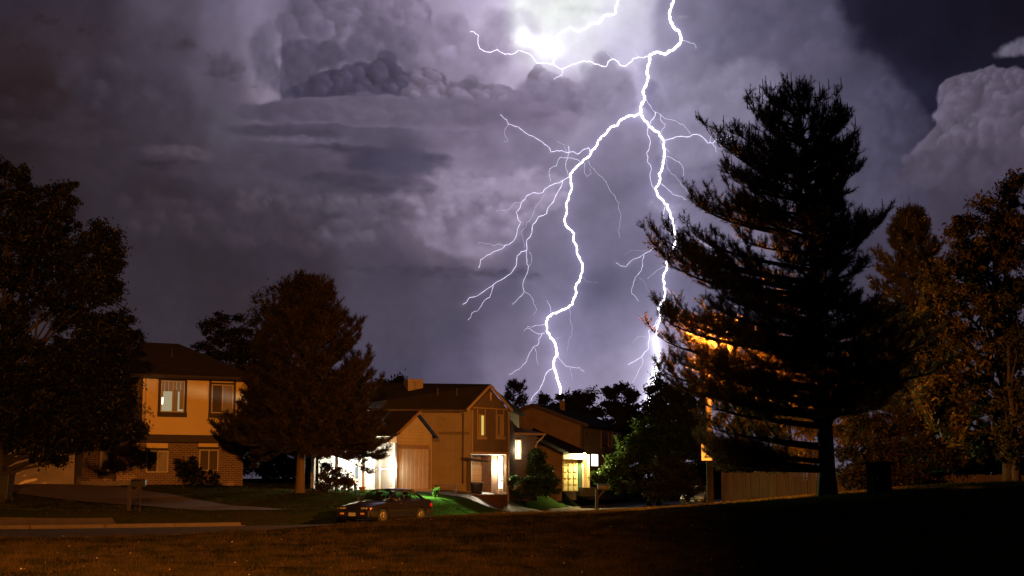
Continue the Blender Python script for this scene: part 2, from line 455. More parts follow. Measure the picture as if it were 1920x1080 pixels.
    # right: clear night sky against lobed anvil edge
    body([(1400,60,190,190),(1560,230,150,150),(1600,330,160,110),(1480,330,220,120)], (112,106,130), (66,62,84), soft=1.0, lob=90, amp=.35, rim=.1, op=.6, seed=31)
    body([(1655,175,28,38),(1690,215,38,52),(1715,250,28,60)], (74,70,92), (64,60,82), soft=.5, lob=50, amp=.3, rim=.25, op=.7, seed=3)
    body([(1856,150,24,20),(1835,158,22,18),(1806,166,26,20),(1784,176,22,18),(1880,152,22,16),(1905,156,26,18),(1790,200,28,26),(1795,230,30,24),(1800,255,34,26),(1860,200,60,40),(1850,260,90,50),(1900,240,60,80),(1770,280,36,22),(1745,292,26,16),(1830,320,120,34)], (88,81,98), (84,76,94), soft=.12, lob=52, amp=.42, rim=.3, seed=8, fadeb=(300, 400), top=.12)
    body([(1760,305,62,26),(1820,330,120,50),(1700,360,60,30)], (80,74,92), (76,68,86), soft=.35, lob=44, amp=.4, rim=.22, seed=12, fadeb=(340, 400), op=.9)
    body([(1900,92,26,11),(1925,82,22,16),(1880,102,14,5)], (98,92,110), (90,84,104), soft=.3, lob=22, amp=.3, rim=.3, seed=4)
    body([(1396,72,15,5)], (112,108,130), (108,104,126), soft=.5, lob=16, amp=.3, rim=.2, seed=5, op=.8)
    body([(1280,32,16,4)], (205,198,205), (190,184,200), soft=.5, lob=16, amp=.25, rim=.2, seed=6, op=.8)
    # left tower group
    body([(492,95,26,52),(500,150,28,60),(478,75,14,16),(505,60,14,20)], (98,90,109), (100,92,112), soft=.5, lob=44, amp=.5, rim=.22, seed=14, fadeb=(150, 205))
    body([(600,60,72,90),(575,140,48,70),(700,30,110,70),(660,110,90,70)], (88,80,100), (122,111,134), soft=.16, lob=64, amp=.36, rim=.28, seed=21, fadeb=(170, 230))
    body([(700,55,36,28),(745,85,50,34),(690,95,50,34)], (92,84,104), (104,95,116), soft=.3, lob=50, amp=.35, rim=.25, seed=23, op=.85)
    body([(568,110,40,38),(618,100,26,24),(560,170,38,36)], (78,71,90), (84,77,96), soft=.3, lob=46, amp=.4, rim=.25, seed=26, op=.9)
    body([(870,110,90,60),(960,60,60,50),(840,60,50,40)], (126,114,138), (150,138,164), soft=.8, lob=80, amp=.5, rim=.3, seed=61, op=.7)
    body([(625,165,48,34),(680,150,40,30),(722,142,30,32),(575,185,40,24),(765,165,34,26)], (66,60,80), (80,73,93), soft=.16, lob=48, amp=.4, rim=.3, seed=27, fadeb=(180, 215))
    body([(795,148,22,20),(818,152,16,16),(870,172,36,24),(930,180,40,20),(1010,150,22,22),(1040,170,40,26),(960,205,90,26),(1075,190,28,30),(800,185,50,26)], (98,89,108), (128,117,140), soft=.12, lob=44, amp=.4, rim=.35, seed=29, fadeb=(190, 250), top=.05)
    body([(1000,180,40,34),(1055,200,45,40),(1130,160,40,60),(1170,190,30,50)], (116,106,130), (122,114,138), soft=.5, lob=60, amp=.4, rim=.25, seed=33, op=.75, fadeb=(210, 290))
    body([(1222,170,16,20),(1230,195,16,26),(1214,192,10,10)], (106,99,124), (104,98,124), soft=.2, lob=24, amp=.35, rim=.2, seed=34, op=.9)
    body([(1272,268,28,14),(1300,280,26,14),(1290,310,60,30),(1330,330,60,40),(1250,320,26,30)], (104,98,124), (104,98,124), soft=.3, lob=36, amp=.4, rim=.3, seed=35, op=.75, fadeb=(320, 380))
    # shelves
    body([(520,216,70,13),(600,212,120,18),(700,206,150,22),(820,212,160,26),(940,220,120,24)], (78,71,88), (116,105,128), soft=.14, lob=60, amp=.32, rim=.2, seed=41, xs=.6, fadeb=(228, 290), top=.12)
    body([(480,245,50,9),(560,250,80,10)], (70,63,79), (74,67,84), soft=.3, lob=40, amp=.35, rim=.15, seed=42, xs=.5, op=.8)
    body([(560,262,75,7),(620,268,45,6)], (96,88,106), (92,84,104), soft=.4, lob=40, amp=.3, rim=.2, seed=43, xs=.5, op=.8)
    body([(640,280,60,10),(700,290,50,12),(590,284,30,6)], (64,58,74), (70,64,84), soft=.5, lob=40, amp=.4, rim=.2, seed=44, xs=.6, op=.85)
    body([(590,300,60,22),(660,318,60,26),(530,310,80,26)], (80,72,88), (84,76,94), soft=.3, lob=50, amp=.4, rim=.3, seed=45, xs=.7, op=.75, fadeb=(310, 370))
    body([(350,284,60,8),(400,296,46,10),(310,280,36,6)], (80,70,82), (82,73,87), soft=.35, lob=36, amp=.35, rim=.3, seed=46, xs=.6, op=.75)
    body([(330,312,110,10)], (52,43,50), (56,48,58), soft=.8, lob=50, amp=.3, rim=.1, seed=47, xs=.5, op=.7)
    body([(745,305,80,24),(690,312,50,16),(800,300,50,14)], (62,57,76), (84,78,100), soft=.7, lob=60, amp=.4, rim=.15, seed=48, xs=.6, op=.85)
    body([(520,356,58,28),(560,386,40,30),(470,384,44,20)], (72,63,75), (80,72,86), soft=.6, lob=44, amp=.45, rim=.4, seed=51, op=.7, fadeb=(390, 450))
    body([(660,372,40,26),(620,385,26,18),(700,380,30,20)], (88,80,94), (92,84,100), soft=.5, lob=36, amp=.45, rim=.4, seed=52, op=.7, fadeb=(385, 440))
    body([(800,390,54,46),(850,380,60,60),(910,370,60,50),(960,380,60,44),(880,440,90,44),(1010,360,60,36)], (112,101,120), (140,129,154), soft=.5, lob=60, amp=.5, rim=.42, seed=53, op=.8, fadeb=(455, 515))
    body([(930,352,110,14),(1000,345,80,16)], (150,138,162), (148,137,162), soft=.9, lob=60, amp=.3, rim=.2, seed=54, xs=.5, op=.5)
    body([(840,512,160,10),(740,505,110,7),(950,515,60,12)], (66,60,76), (80,74,94), soft=1.0, lob=70, amp=.25, rim=.05, seed=55, xs=.5, op=.7)
    # dark scuds in the left
    body([(348,80,17,12),(338,90,18,9),(362,86,14,10)], (53,43,50), (62,52,58), soft=.8, lob=26, amp=.3, rim=.15, seed=71, op=.9)
    body([(293,82,18,9),(318,88,16,7)], (60,49,54), (64,54,60), soft=.9, lob=20, amp=.3, rim=.1, seed=72, op=.7)
    body([(424,136,22,7),(438,150,10,5),(400,140,26,4)], (72,64,78), (74,66,80), soft=.4, lob=18, amp=.4, rim=.1, seed=73, op=.8)
    body([(477,163,11,5)], (80,72,86), (84,76,92), soft=.3, lob=14, amp=.3, rim=.1, seed=74, op=.85)
    body([(178,55,34,11),(85,38,26,9),(60,90,34,12),(120,110,30,10),(60,185,70,26)], (52,40,45), (58,46,54), soft=1.0, lob=50, amp=.4, rim=.1, seed=75, op=.6)
    body([(150,215,80,20),(230,255,70,20),(90,250,90,20)], (58,48,56), (62,53,62), soft=.9, lob=60, amp=.5, rim=.3, seed=76, xs=.7, op=.6)
    body([(240,180,90,50),(330,200,60,36),(160,140,60,40),(420,120,40,20)], (58,50,60), (74,66,80), soft=1.1, lob=80, amp=.6, rim=.3, seed=83, xs=.8, op=.5)
    body([(540,330,150,34),(430,320,90,26),(640,345,90,24)], (70,61,74), (80,72,88), soft=.6, lob=70, amp=.5, rim=.35, seed=84, xs=.7, op=.6)
    body([(420,420,110,40),(300,400,90,36),(560,440,90,34)], (62,53,62), (70,61,73), soft=.9, lob=80, amp=.6, rim=.3, seed=85, xs=.8, op=.5)
    body([(690,430,50,30),(740,400,46,26),(640,440,60,26)], (76,68,82), (92,83,100), soft=.7, lob=50, amp=.5, rim=.4, seed=86, op=.6)
    body([(720,350,110,16),(640,335,70,12)], (60,54,70), (74,68,88), soft=.9, lob=50, amp=.5, rim=.2, seed=87, xs=.6, op=.7)
    body([(890,390,22,26),(930,420,26,20),(850,430,22,22)], (98,88,108), (108,98,120), soft=.8, lob=34, amp=.5, rim=.3, seed=88, op=.6)
    body([(1340,190,110,70),(1420,160,60,50),(1310,260,80,50)], (132,125,150), (112,106,130), soft=.8, lob=90, amp=.5, rim=.25, seed=89, op=.6)
    body([(1420,60,60,30),(1350,80,60,30)], (98,94,118), (88,84,108), soft=1.0, lob=70, amp=.5, rim=.2, seed=90, op=.5)
    # bright wisps by the right channel, dark wisps before the flash
    body([(1222,380,10,8),(1262,398,22,4),(1248,388,14,5),(1276,385,14,3)], (150,148,172), (146,142,166), soft=.5, lob=14, amp=.4, rim=.4, seed=81, op=.8)
    # ---- light of the discharge scattered in cloud and rain, painted into the sky colours
    def glow(px, py, rx, ry, c, p=2.0):
        nonlocal base
        a, e = sk(px, py)
        q = np.hypot((U - a + wx * .35 + NF * 9) / rx, (V - e + wy * .35 - NF2 * 12) / ry)
        nn = 1 + fbm(U, V, 60, 5, seed=91) * 1.1
        base = base + (np.exp(-q ** p) * np.clip(nn, .3, 2))[..., None] * np.array(c)
    glow(1070, 5, 112, 50, (.15, .175, .13), 4)
    glow(1150, 60, 60, 40, (.04, .04, .04), 2)
    glow(1130, 75, 90, 60, (.07, .07, .08), 2)
    glow(985, 25, 32, 50, (.08, .1, .08), 3)
    glow(1006, 78, 34, 13, (.7, .68, .72), 1.5)
    glow(975, 40, 16, 44, (.15, .16, .15), 1.6)
    glow(1062, 40, 60, 44, (.08, .09, .07), 3)
    glow(1032, 94, 20, 10, (.6, .6, .6), 1.5)
    glow(986, 62, 13, 15, (.6, .6, .6), 1.5)
    glow(1015, 95, 48, 30, (.10, .10, .10), 2.0)
    glow(1070, 125, 60, 22, (.12, .12, .13), 2)
    body([(1072,16,26,9),(1120,20,24,6),(1155,24,28,6)], (150,143,160), (150,143,165), soft=.9, lob=36, amp=.4, rim=.1, seed=82, op=.75)
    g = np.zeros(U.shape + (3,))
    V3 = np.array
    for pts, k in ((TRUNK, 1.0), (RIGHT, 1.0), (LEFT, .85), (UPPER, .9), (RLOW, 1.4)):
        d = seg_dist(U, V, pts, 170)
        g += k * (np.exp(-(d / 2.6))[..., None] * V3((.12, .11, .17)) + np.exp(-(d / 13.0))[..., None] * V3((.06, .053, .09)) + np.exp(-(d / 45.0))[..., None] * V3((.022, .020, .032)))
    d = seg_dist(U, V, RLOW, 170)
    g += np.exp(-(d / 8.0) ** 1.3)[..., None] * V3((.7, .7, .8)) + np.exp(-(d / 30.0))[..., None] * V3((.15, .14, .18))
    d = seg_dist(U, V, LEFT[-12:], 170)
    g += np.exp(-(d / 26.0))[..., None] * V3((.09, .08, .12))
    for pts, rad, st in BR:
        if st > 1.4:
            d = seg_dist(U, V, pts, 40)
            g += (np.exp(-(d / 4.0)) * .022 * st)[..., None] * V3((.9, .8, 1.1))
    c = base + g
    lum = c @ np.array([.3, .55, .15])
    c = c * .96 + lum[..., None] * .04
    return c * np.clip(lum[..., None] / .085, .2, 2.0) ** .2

def grid_axis(lo, hi, d0, d1, step, far):
    a = list(np.arange(d0, d1 + 1e-6, step))
    left, x = [], d0
    s = step
    while x > lo:
        s = min(s * 1.35, far); x -= s; left.append(max(x, lo))
    right, x, s = [], d1, step
    while x < hi:
        s = min(s * 1.35, far); x += s; right.append(min(x, hi))
    return np.array(left[::-1] + a + right)
az = grid_axis(-180, 180, -21.5, 21.5, 0.042, 4.0)
el = grid_axis(-6, 88, -0.2, 19.6, 0.042, 4.0)
A, E = np.meshgrid(az, el)
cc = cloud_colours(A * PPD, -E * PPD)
side = smooth(30, 75, np.abs(A))[..., None]
cc = cc * (1 - side) + s2l((30, 26, 36)) * side
RD = 6000.0
ar, er = np.radians(A), np.radians(E)
SV = np.stack([RD * np.sin(ar) * np.cos(er), RD * np.cos(ar) * np.cos(er), RD * np.sin(er) + EYE], -1).reshape(-1, 3)
nr, nc = A.shape
i0 = (np.arange(nr - 1)[:, None] * nc + np.arange(nc - 1)[None, :]).ravel()
SF = np.stack([i0, i0 + nc, i0 + nc + 1, i0 + 1], -1)
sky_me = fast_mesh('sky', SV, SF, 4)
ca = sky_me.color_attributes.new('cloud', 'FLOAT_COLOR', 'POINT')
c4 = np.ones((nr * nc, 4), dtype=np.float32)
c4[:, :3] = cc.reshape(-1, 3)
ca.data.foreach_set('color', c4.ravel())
m, nt, out = new_mat('storm_sky')
at_ = N(nt, 'ShaderNodeAttribute', attribute_name='cloud')
em = N(nt, 'ShaderNodeEmission')
# fine film-like unevenness of the cloud surface
tc = N(nt, 'ShaderNodeTexCoord')
nz = N(nt, 'ShaderNodeTexNoise')
nz.inputs['Scale'].default_value = 0.02
nz.inputs['Detail'].default_value = 8
nt.links.new(tc.outputs['Object'], nz.inputs['Vector'])
mr = N(nt, 'ShaderNodeMapRange')
mr.inputs[1].default_value = 0.3; mr.inputs[2].default_value = 0.7; mr.inputs[3].default_value = 0.95; mr.inputs[4].default_value = 1.05
nt.links.new(nz.outputs[0], mr.inputs[0])
nt.links.new(at_.outputs['Color'], em.inputs[0])
nt.links.new(mr.outputs[0], em.inputs[1])
nt.links.new(em.outputs[0], out.inputs[0])
m.cycles.emission_sampling = 'NONE'
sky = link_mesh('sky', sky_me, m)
tag(sky, 'purple storm clouds lit from inside by a lightning flash', None, None, 'structure')

W = bpy.data.worlds.new('World')
SC.world = W
W.use_nodes = True
bgn = W.node_tree.nodes['Background']
bgn.inputs[0].default_value = (0.010, 0.009, 0.014, 1)
bgn.inputs[1].default_value = 1.0

# ================================================================ lightning
BD = 3000.0
def jag(pts, amp, depth):
    out = [Vector((p[0], p[1])) for p in pts]
    for k in range(depth):
        nx = [out[0]]
        for a, b in zip(out[:-1], out[1:]):
            d = b - a
            n = Vector((-d.y, d.x))
            nx += [(a + b) / 2 + n * random.uniform(-amp, amp), b]
        out = nx
    return out
def channel(name, segs, m, parent):
    """segs: list of (pts, r0, r1)"""
    mb = MB()
    for pts, r0, r1 in segs:
        p2 = jag(jag(pts, .15, 1), .10, 1)
        n = len(p2)
        P = [at(p.x, p.y, BD) for p in p2]
        mb.tube(P, [(r0 + (r1 - r0) * i / (n - 1)) * (1 + .22 * math.sin(i * 1.7 + r0) + random.uniform(-.14, .14)) for i in range(n)], 6)
    return mb.build(name, m, parent)
ebolt = emat('lightning_core', (.95, .92, 1.0), 9.0)
for mm in (ebolt,): mm.cycles.emission_sampling = 'NONE'
bl = {}
def ebr(st):
    k = round(st * 2) / 2
    if k not in bl:
        bl[k] = emat('lightning_branch', (.78, .74, 1.0), max(.55, k * .8))
        bl[k].cycles.emission_sampling = 'NONE'
    return bl[k]
bolt = empty('lightning_bolt', at(1042, 900, BD), 'forked white lightning bolt that splits below the cloud and strikes twice behind the houses', 'lightning bolt')
channel('main_channel', [(TRUNK, 2.3, 2.2)], ebolt, bolt)
channel('right_fork', [(RIGHT, 1.85, 1.5), (RLOW, 1.9, 3.8)], ebolt, bolt)
channel('left_fork', [(LEFT[:20], 1.75, 1.4), (LEFT[19:], 1.4, 1.8)], ebolt, bolt)
for pts, rad, st in BR:
    if pts[0][0] < 1075 and pts[0][1] < 135 and pts[0][1] > 100 and len(pts) == 4 and st == 4: continue
    channel('branch', [(pts, rad * .60, rad * .32)], ebr(st), bolt)
b2 = empty('lightning_bolt', at(1035, 130, BD), 'short thick bolt at the top that runs into the brightest cloud', 'lightning bolt')
channel('main_channel', [(UPPER, 1.6, 1.8)], ebolt, b2)
channel('branch', [(BR[7][0], 2.0, 1.2)], ebr(4), b2)
# ================================================================ terrain
CTRL = [(0,1020,38),(300,1006,41),(600,985,43),(900,964,45),(1050,959,48),(1200,956,52),(1310,950,56),(1450,936,55),(1560,927,49),(1700,914,50),(1920,906,50),
 (0,1080,24.5),(400,1080,24.3),(960,1080,24.5),(1500,1080,24.5),(1920,1080,24.0),
 (1920,1000,33),(1700,1000,34),(1450,1005,36),(1200,1005,37),(900,1010,36),(600,1020,34),(300,1030,33),
 (1760,911,44),(1640,924,42),(1560,930,45),
 # house 1 yard
 (-150,912,66),(30,911,67),(155,908,70),(262,909,73),(372,907,74.5),(450,908,76),(560,920,68),(640,935,66),(350,930,67),(450,945,65),(200,945,60),(60,950,59),
 # house 2 yard
 (640,922,75),(745,917,74),(812,917,76),(880,922,79),(950,925,80),(830,935,70),(900,945,72),(1000,940,77),(740,935,69),
 # house 3 yard
 (1003,923,90),(1055,922,92),(1110,920,94),(1180,925,95),(1100,937,86),(1180,940,86),(1020,932,84),(1230,945,90),
 # behind and around
 (1330,935,80),(1450,932,78),(1540,928,74),(1730,915,72),(1920,914,70),(1320,930,100),(1300,932,120),
 (300,905,95),(700,905,100),(1000,905,120),(1500,908,105),(1900,905,110),(-300,905,100),(-700,905,60),(-900,930,40),(2500,905,70),(2500,930,35)]
XY = [(0, 12, 0.0), (-15, 12, 0.0), (15, 12, 0.1), (0, 0, 0.0), (-25, 0, 0), (25, 0, .2), (-40, 20, 0), (40, 20, 1.0), (0, -30, 0), (-60, -20, 0), (60, -20, .5), (-70, 60, .4), (70, 60, 2), (-60, 140, 1.5), (0, 160, 1.5), (60, 140, 2)]
cp = []
for px, py, Y in CTRL:
    p = at(px, py, Y); cp.append((p.x, p.y, p.z))
cp = np.array(cp + XY)
def tps_k(r2): return np.where(r2 > 0, .5 * r2 * np.log(r2 + 1e-12), 0)
_n = len(cp)
_K = tps_k(((cp[:, None, :2] - cp[None, :, :2]) ** 2).sum(-1)) + np.eye(_n) * 6.0
_P = np.c_[np.ones(_n), cp[:, :2]]
_sol = np.linalg.solve(np.block([[_K, _P], [_P.T, np.zeros((3, 3))]]), np.r_[cp[:, 2], 0, 0, 0])
def tps(x, y):
    x, y = np.asarray(x, float), np.asarray(y, float)
    xc, yc = np.clip(x, -70, 70), np.clip(y, -30, 160)
    r = _sol[_n] + _sol[_n + 1] * xc + _sol[_n + 2] * yc
    for i in range(_n):
        r = r + _sol[i] * tps_k((xc - cp[i, 0]) ** 2 + (yc - cp[i, 1]) ** 2)
    return r
ROADC = np.array([(-160, 40), (-70, 42.5), (-40, 43.5), (-19, 46), (-10, 49.5), (-5, 52.8), (-1.2, 56.5), (2.2, 63), (4.8, 71), (7.6, 82), (11.5, 97), (17, 116), (30, 150), (60, 220)], float)
HW = 5.5
def cat_rom(P, n=14):
    out = []
    for i in range(len(P) - 1):
        p0, p1, p2, p3 = P[max(i - 1, 0)], P[i], P[i + 1], P[min(i + 2, len(P) - 1)]
        for k in range(n):
            t = k / n
            out.append(.5 * ((2 * p1) + (-p0 + p2) * t + (2 * p0 - 5 * p1 + 4 * p2 - p3) * t * t + (-p0 + 3 * p1 - 3 * p2 + p3) * t ** 3))
    out.append(P[-1])
    return np.array(out)
RC = cat_rom(ROADC)
def road_dist(x, y):
    """distance to the road's centre line, signed + on its left (house) side"""
    best = np.full(np.shape(x), 1e9); sg = np.ones(np.shape(x))
    for (ax, ay), (bx, by) in zip(RC[:-1], RC[1:]):
        dx, dy = bx - ax, by - ay
        t = np.clip(((x - ax) * dx + (y - ay) * dy) / (dx * dx + dy * dy), 0, 1)
        ex, ey = x - ax - t * dx, y - ay - t * dy
        d = np.hypot(ex, ey)
        m = d < best
        best = np.where(m, d, best); sg = np.where(m, np.sign(dx * ey - dy * ex), sg)
    return best, sg
def height(x, y):
    x, y = np.asarray(x, float), np.asarray(y, float)
    d, _ = road_dist(x, y)
    t = smooth(HW + .5, HW + 2.5, d)
    lump = (fbm(x * 10, y * 10, 60, 4, seed=2) * .10 + fbm(x * 10, y * 10, 14, 3, seed=5) * .03)
    h = .10 * (1 - t) + (tps(x, y) + lump) * t
    cut = np.clip((d - HW - .2) / .35, 0, 1)
    return np.where(d < HW + .55, -0.06 * (1 - cut) + .10 * cut, h)
def hz(x, y): return float(height(np.array([x]), np.array([y]))[0])
def gp(px, Y, dz=0.0):
    x = gx(px, Y)
    return Vector((x, Y, hz(x, Y) + dz))
gxs = grid_axis(-5000, 5000, -42, 42, 0.35, 600)
gys = grid_axis(-60, 5200, 18, 122, 0.35, 600)
GX, GY = np.meshgrid(gxs, gys)
GZ = height(GX, GY)
nr, nc = GX.shape
i0 = (np.arange(nr - 1)[:, None] * nc + np.arange(nc - 1)[None, :]).ravel()
gme = fast_mesh('ground', np.stack([GX, GY, GZ], -1).reshape(-1, 3), np.stack([i0, i0 + 1, i0 + nc + 1, i0 + nc], -1), 4)
gme.polygons.foreach_set('use_smooth', np.ones(len(gme.polygons), dtype=bool))
def lawn_mat(name, dry, green, rough=.9):
    m, nt, out = new_mat(name)
    p = N(nt, 'ShaderNodeBsdfPrincipled')
    p.inputs['Roughness'].default_value = rough
    p.inputs['Specular IOR Level'].default_value = .0
    tc = N(nt, 'ShaderNodeTexCoord')
    a = N(nt, 'ShaderNodeTexNoise'); a.inputs['Scale'].default_value = .35; a.inputs['Detail'].default_value = 8; a.inputs['Roughness'].default_value = .7
    b = N(nt, 'ShaderNodeTexNoise'); b.inputs['Scale'].default_value = 9; b.inputs['Detail'].default_value = 6; b.inputs['Roughness'].default_value = .8
    nt.links.new(tc.outputs['Object'], a.inputs['Vector']); nt.links.new(tc.outputs['Object'], b.inputs['Vector'])
    r = N(nt, 'ShaderNodeValToRGB')
    r.color_ramp.elements[0].position = .35; r.color_ramp.elements[1].position = .68
    r.color_ramp.elements[0].color = (*green, 1); r.color_ramp.elements[1].color = (*dry, 1)
    nt.links.new(a.outputs[0], r.inputs[0])
    mx = N(nt, 'ShaderNodeMix', data_type='RGBA', blend_type='MULTIPLY')
    mx.inputs[0].default_value = 1
    nt.links.new(r.outputs[0], mx.inputs[6])
    r2 = N(nt, 'ShaderNodeValToRGB')
    r2.color_ramp.elements[0].position = .3; r2.color_ramp.elements[1].position = .7
    r2.color_ramp.elements[0].color = (.35, .35, .35, 1); r2.color_ramp.elements[1].color = (1.5, 1.5, 1.4, 1)
    nt.links.new(b.outputs[0], r2.inputs[0]); nt.links.new(r2.outputs[0], mx.inputs[7])
    nt.links.new(mx.outputs[2], p.inputs['Base Color'])
    bp = N(nt, 'ShaderNodeBump'); bp.inputs['Strength'].default_value = .8; bp.inputs['Distance'].default_value = .06
    nt.links.new(b.outputs[0], bp.inputs['Height']); nt.links.new(bp.outputs[0], p.inputs['Normal'])
    nt.links.new(p.outputs[0], out.inputs[0])
    return m
m_ground = lawn_mat('turf', (.052, .038, .015), (.022, .030, .009))
# the watered yards on the house side are greener than the park
_d, _s = road_dist(GX, GY)
yv = ((_s > 0) & (_d > 5)).astype(np.float32) * smooth(48, 56, GY) * (.25 + .75 * smooth(-11, -6, GX))
yc = gme.color_attributes.new('yard', 'FLOAT_COLOR', 'POINT')
yc.data.foreach_set('color', np.repeat(yv.astype(np.float32).ravel(), 4))
_nt = m_ground.node_tree
_mul = [n for n in _nt.nodes if n.type == 'MIX'][0]
_at = N(_nt, 'ShaderNodeAttribute', attribute_name='yard')
_mx = N(_nt, 'ShaderNodeMix', data_type='RGBA')
_src = _mul.inputs[6].links[0].from_socket
_nt.links.new(_at.outputs['Fac'], _mx.inputs[0]); _nt.links.new(_src, _mx.inputs[6]); _mx.inputs[7].default_value = (.022, .040, .010, 1)
_nt.links.new(_mx.outputs[2], _mul.inputs[6])
ground = link_mesh('ground', gme, m_ground); tag(ground, kind='structure')

def strip(name, left, right, m, dz=.03, sub=.6, kind='structure', cols=6):
    """drape a band between two polylines on the terrain"""
    L, Rr = [np.array(l, float) for l in left], [np.array(r, float) for r in right]
    vs, rows = [], 0
    V = []
    for k in range(len(L) - 1):
        n = max(1, int(max(np.linalg.norm(L[k + 1] - L[k]), np.linalg.norm(Rr[k + 1] - Rr[k])) / sub))
        for j in range(n + (1 if k == len(L) - 2 else 0)):
            a = L[k] + (L[k + 1] - L[k]) * j / n; b = Rr[k] + (Rr[k + 1] - Rr[k]) * j / n
            V.append([a + (b - a) * i / cols for i in range(cols + 1)])
    V = np.array(V)
    Z = np.maximum(height(V[..., 0], V[..., 1]), -.02) + dz
    P = np.concatenate([V, Z[..., None]], -1)
    nr, nc = P.shape[:2]
    i0 = (np.arange(nr - 1)[:, None] * nc + np.arange(nc - 1)[None, :]).ravel()
    me = fast_mesh(name, P.reshape(-1, 3), np.stack([i0, i0 + 1, i0 + nc + 1, i0 + nc], -1), 4)
    o = link_mesh(name, me, m)
    return tag(o, kind=kind)
def offs(P, d):
    """offset polyline, + to the left of travel"""
    T = np.gradient(P, axis=0); T /= np.linalg.norm(T, axis=1)[:, None]
    return P + np.stack([-T[:, 1], T[:, 0]], -1) * d
# asphalt
m_road = mat('asphalt', (.042, .040, .040), .75, .3, 1.5, spec=.35, bump=.5, bscale=60)
Lr, Rr_ = offs(RC, HW + .05), offs(RC, -HW - .05)
V = np.stack([Lr + (Rr_ - Lr) * t for t in np.linspace(0, 1, 9)], 1)
crown = .05 * (1 - np.linspace(-1, 1, 9) ** 2)
P = np.concatenate([V, np.broadcast_to(crown[None, :, None], V.shape[:2] + (1,))], -1)
nr, nc = P.shape[:2]
i0 = (np.arange(nr - 1)[:, None] * nc + np.arange(nc - 1)[None, :]).ravel()
road = link_mesh('road', fast_mesh('road', P.reshape(-1, 3), np.stack([i0, i0 + nc, i0 + nc + 1, i0 + 1], -1), 4), m_road)
tag(road, kind='structure')
# concrete kerb and gutter, with joints every 2.6 m
m_conc = mat('kerb_concrete', (.105, .078, .058), .85, .22, 2.5, bump=.4, bscale=25)
def kerb(side, skip):
    mb = MB()
    line = offs(RC, side * (HW + .12))
    d = np.r_[0, np.cumsum(np.linalg.norm(np.diff(line, axis=0), axis=1))]
    s = 0.0
    while s < d[-1] - 3:
        e = s + 2.6
        q = [(np.interp(t, d, line[:, 0]), np.interp(t, d, line[:, 1])) for t in np.linspace(s + .012, e - .012, 4)]
        mid = q[1]
        s = e
        if abs(mid[0]) > 60 or mid[1] > 170 or any(abs(mid[0] - cx) < w and abs(mid[1] - cy) < w * 1.4 for cx, cy, w in skip): continue
        q = np.array(q)
        n = offs(q, side * 1.0) - q
        for (a, na), (b, nb) in zip(zip(q[:-1], n[:-1]), zip(q[1:], n[1:])):
            sec = [(-.55, .0), (-.55, .032), (-.12, .022), (-.06, .115), (-.03, .135), (.13, .14), (.13, .0)]
            A = [(a[0] + na[0] * o, a[1] + na[1] * o, h) for o, h in sec]
            B = [(b[0] + nb[0] * o, b[1] + nb[1] * o, h) for o, h in sec]
            k = len(sec)
            mb.add(A + B, [tuple(range(k)), tuple(range(k, 2 * k))[::-1]] + [(i, (i + 1) % k, k + (i + 1) % k, k + i) for i in range(k)])
    o = mb.build('kerb', m_conc)
    return tag(o, kind='structure')
kerb(1, [(-9.0, 57.5, 2.3), (3.2, 79, 2.6)])
# driveways and pavements
m_drive = mat('driveway_concrete', (.095, .066, .048), .8, .3, .8, bump=.35, bscale=18, spec=.25)
def G(px, Y): return (gx(px, Y), Y)
drive1 = strip('driveway', [G(-40, 66.5), G(0, 64.5), G(120, 62), G(300, 59.5), G(395, 57.8)], [G(156, 70.0), G(225, 69.5), G(330, 67), G(460, 62.5), G(545, 60.3)], m_drive, .035)
_k = RC[(RC[:, 0] > -60) & (RC[:, 0] < -11.5)]
side1 = strip('pavement', offs(_k, HW + .27), offs(_k, HW + 1.45), m_conc, .034)
m_drive2 = mat('driveway_asphalt', (.065, .06, .055), .6, .3, .8, bump=.4, bscale=30, spec=.45)
drive2 = strip('driveway', [G(748, 73.5), G(860, 73.5), G(960, 76), G(1045, 79.8)], [G(818, 76.2), G(890, 79.4), G(962, 80.5), G(1055, 84)], m_drive2, .045)
drive3 = strip('driveway', [G(1058, 91.6), G(1090, 89.5), G(1140, 87), G(1200, 84.5)], [G(1092, 92), G(1120, 90.5), G(1170, 88.3), G(1235, 86)], m_drive2, .045)
# ================================================================ houses
def brick_mat():
    m, nt, out = new_mat('brick')
    p = N(nt, 'ShaderNodeBsdfPrincipled'); p.inputs['Roughness'].default_value = .9
    tc = N(nt, 'ShaderNodeTexCoord'); mp = N(nt, 'ShaderNodeMapping')
    mp.inputs['Rotation'].default_value = (PI / 2, 0, 0)
    b = N(nt, 'ShaderNodeTexBrick')
    b.inputs['Color1'].default_value = (.17, .085, .055, 1); b.inputs['Color2'].default_value = (.10, .05, .035, 1); b.inputs['Mortar'].default_value = (.30, .25, .20, 1)
    b.inputs['Scale'].default_value = 1.0; b.inputs['Brick Width'].default_value = .26; b.inputs['Row Height'].default_value = .095; b.inputs['Mortar Size'].default_value = .012
    nt.links.new(tc.outputs['Object'], mp.inputs[0]); nt.links.new(mp.outputs[0], b.inputs['Vector'])
    nt.links.new(b.outputs['Color'], p.inputs['Base Color'])
    bp = N(nt, 'ShaderNodeBump'); bp.inputs['Strength'].default_value = .6; bp.inputs['Distance'].default_value = .01; bp.invert = True
    nt.links.new(b.outputs['Fac'], bp.inputs['Height']); nt.links.new(bp.outputs[0], p.inputs['Normal'])
    nt.links.new(p.outputs[0], out.inputs[0])
    return m
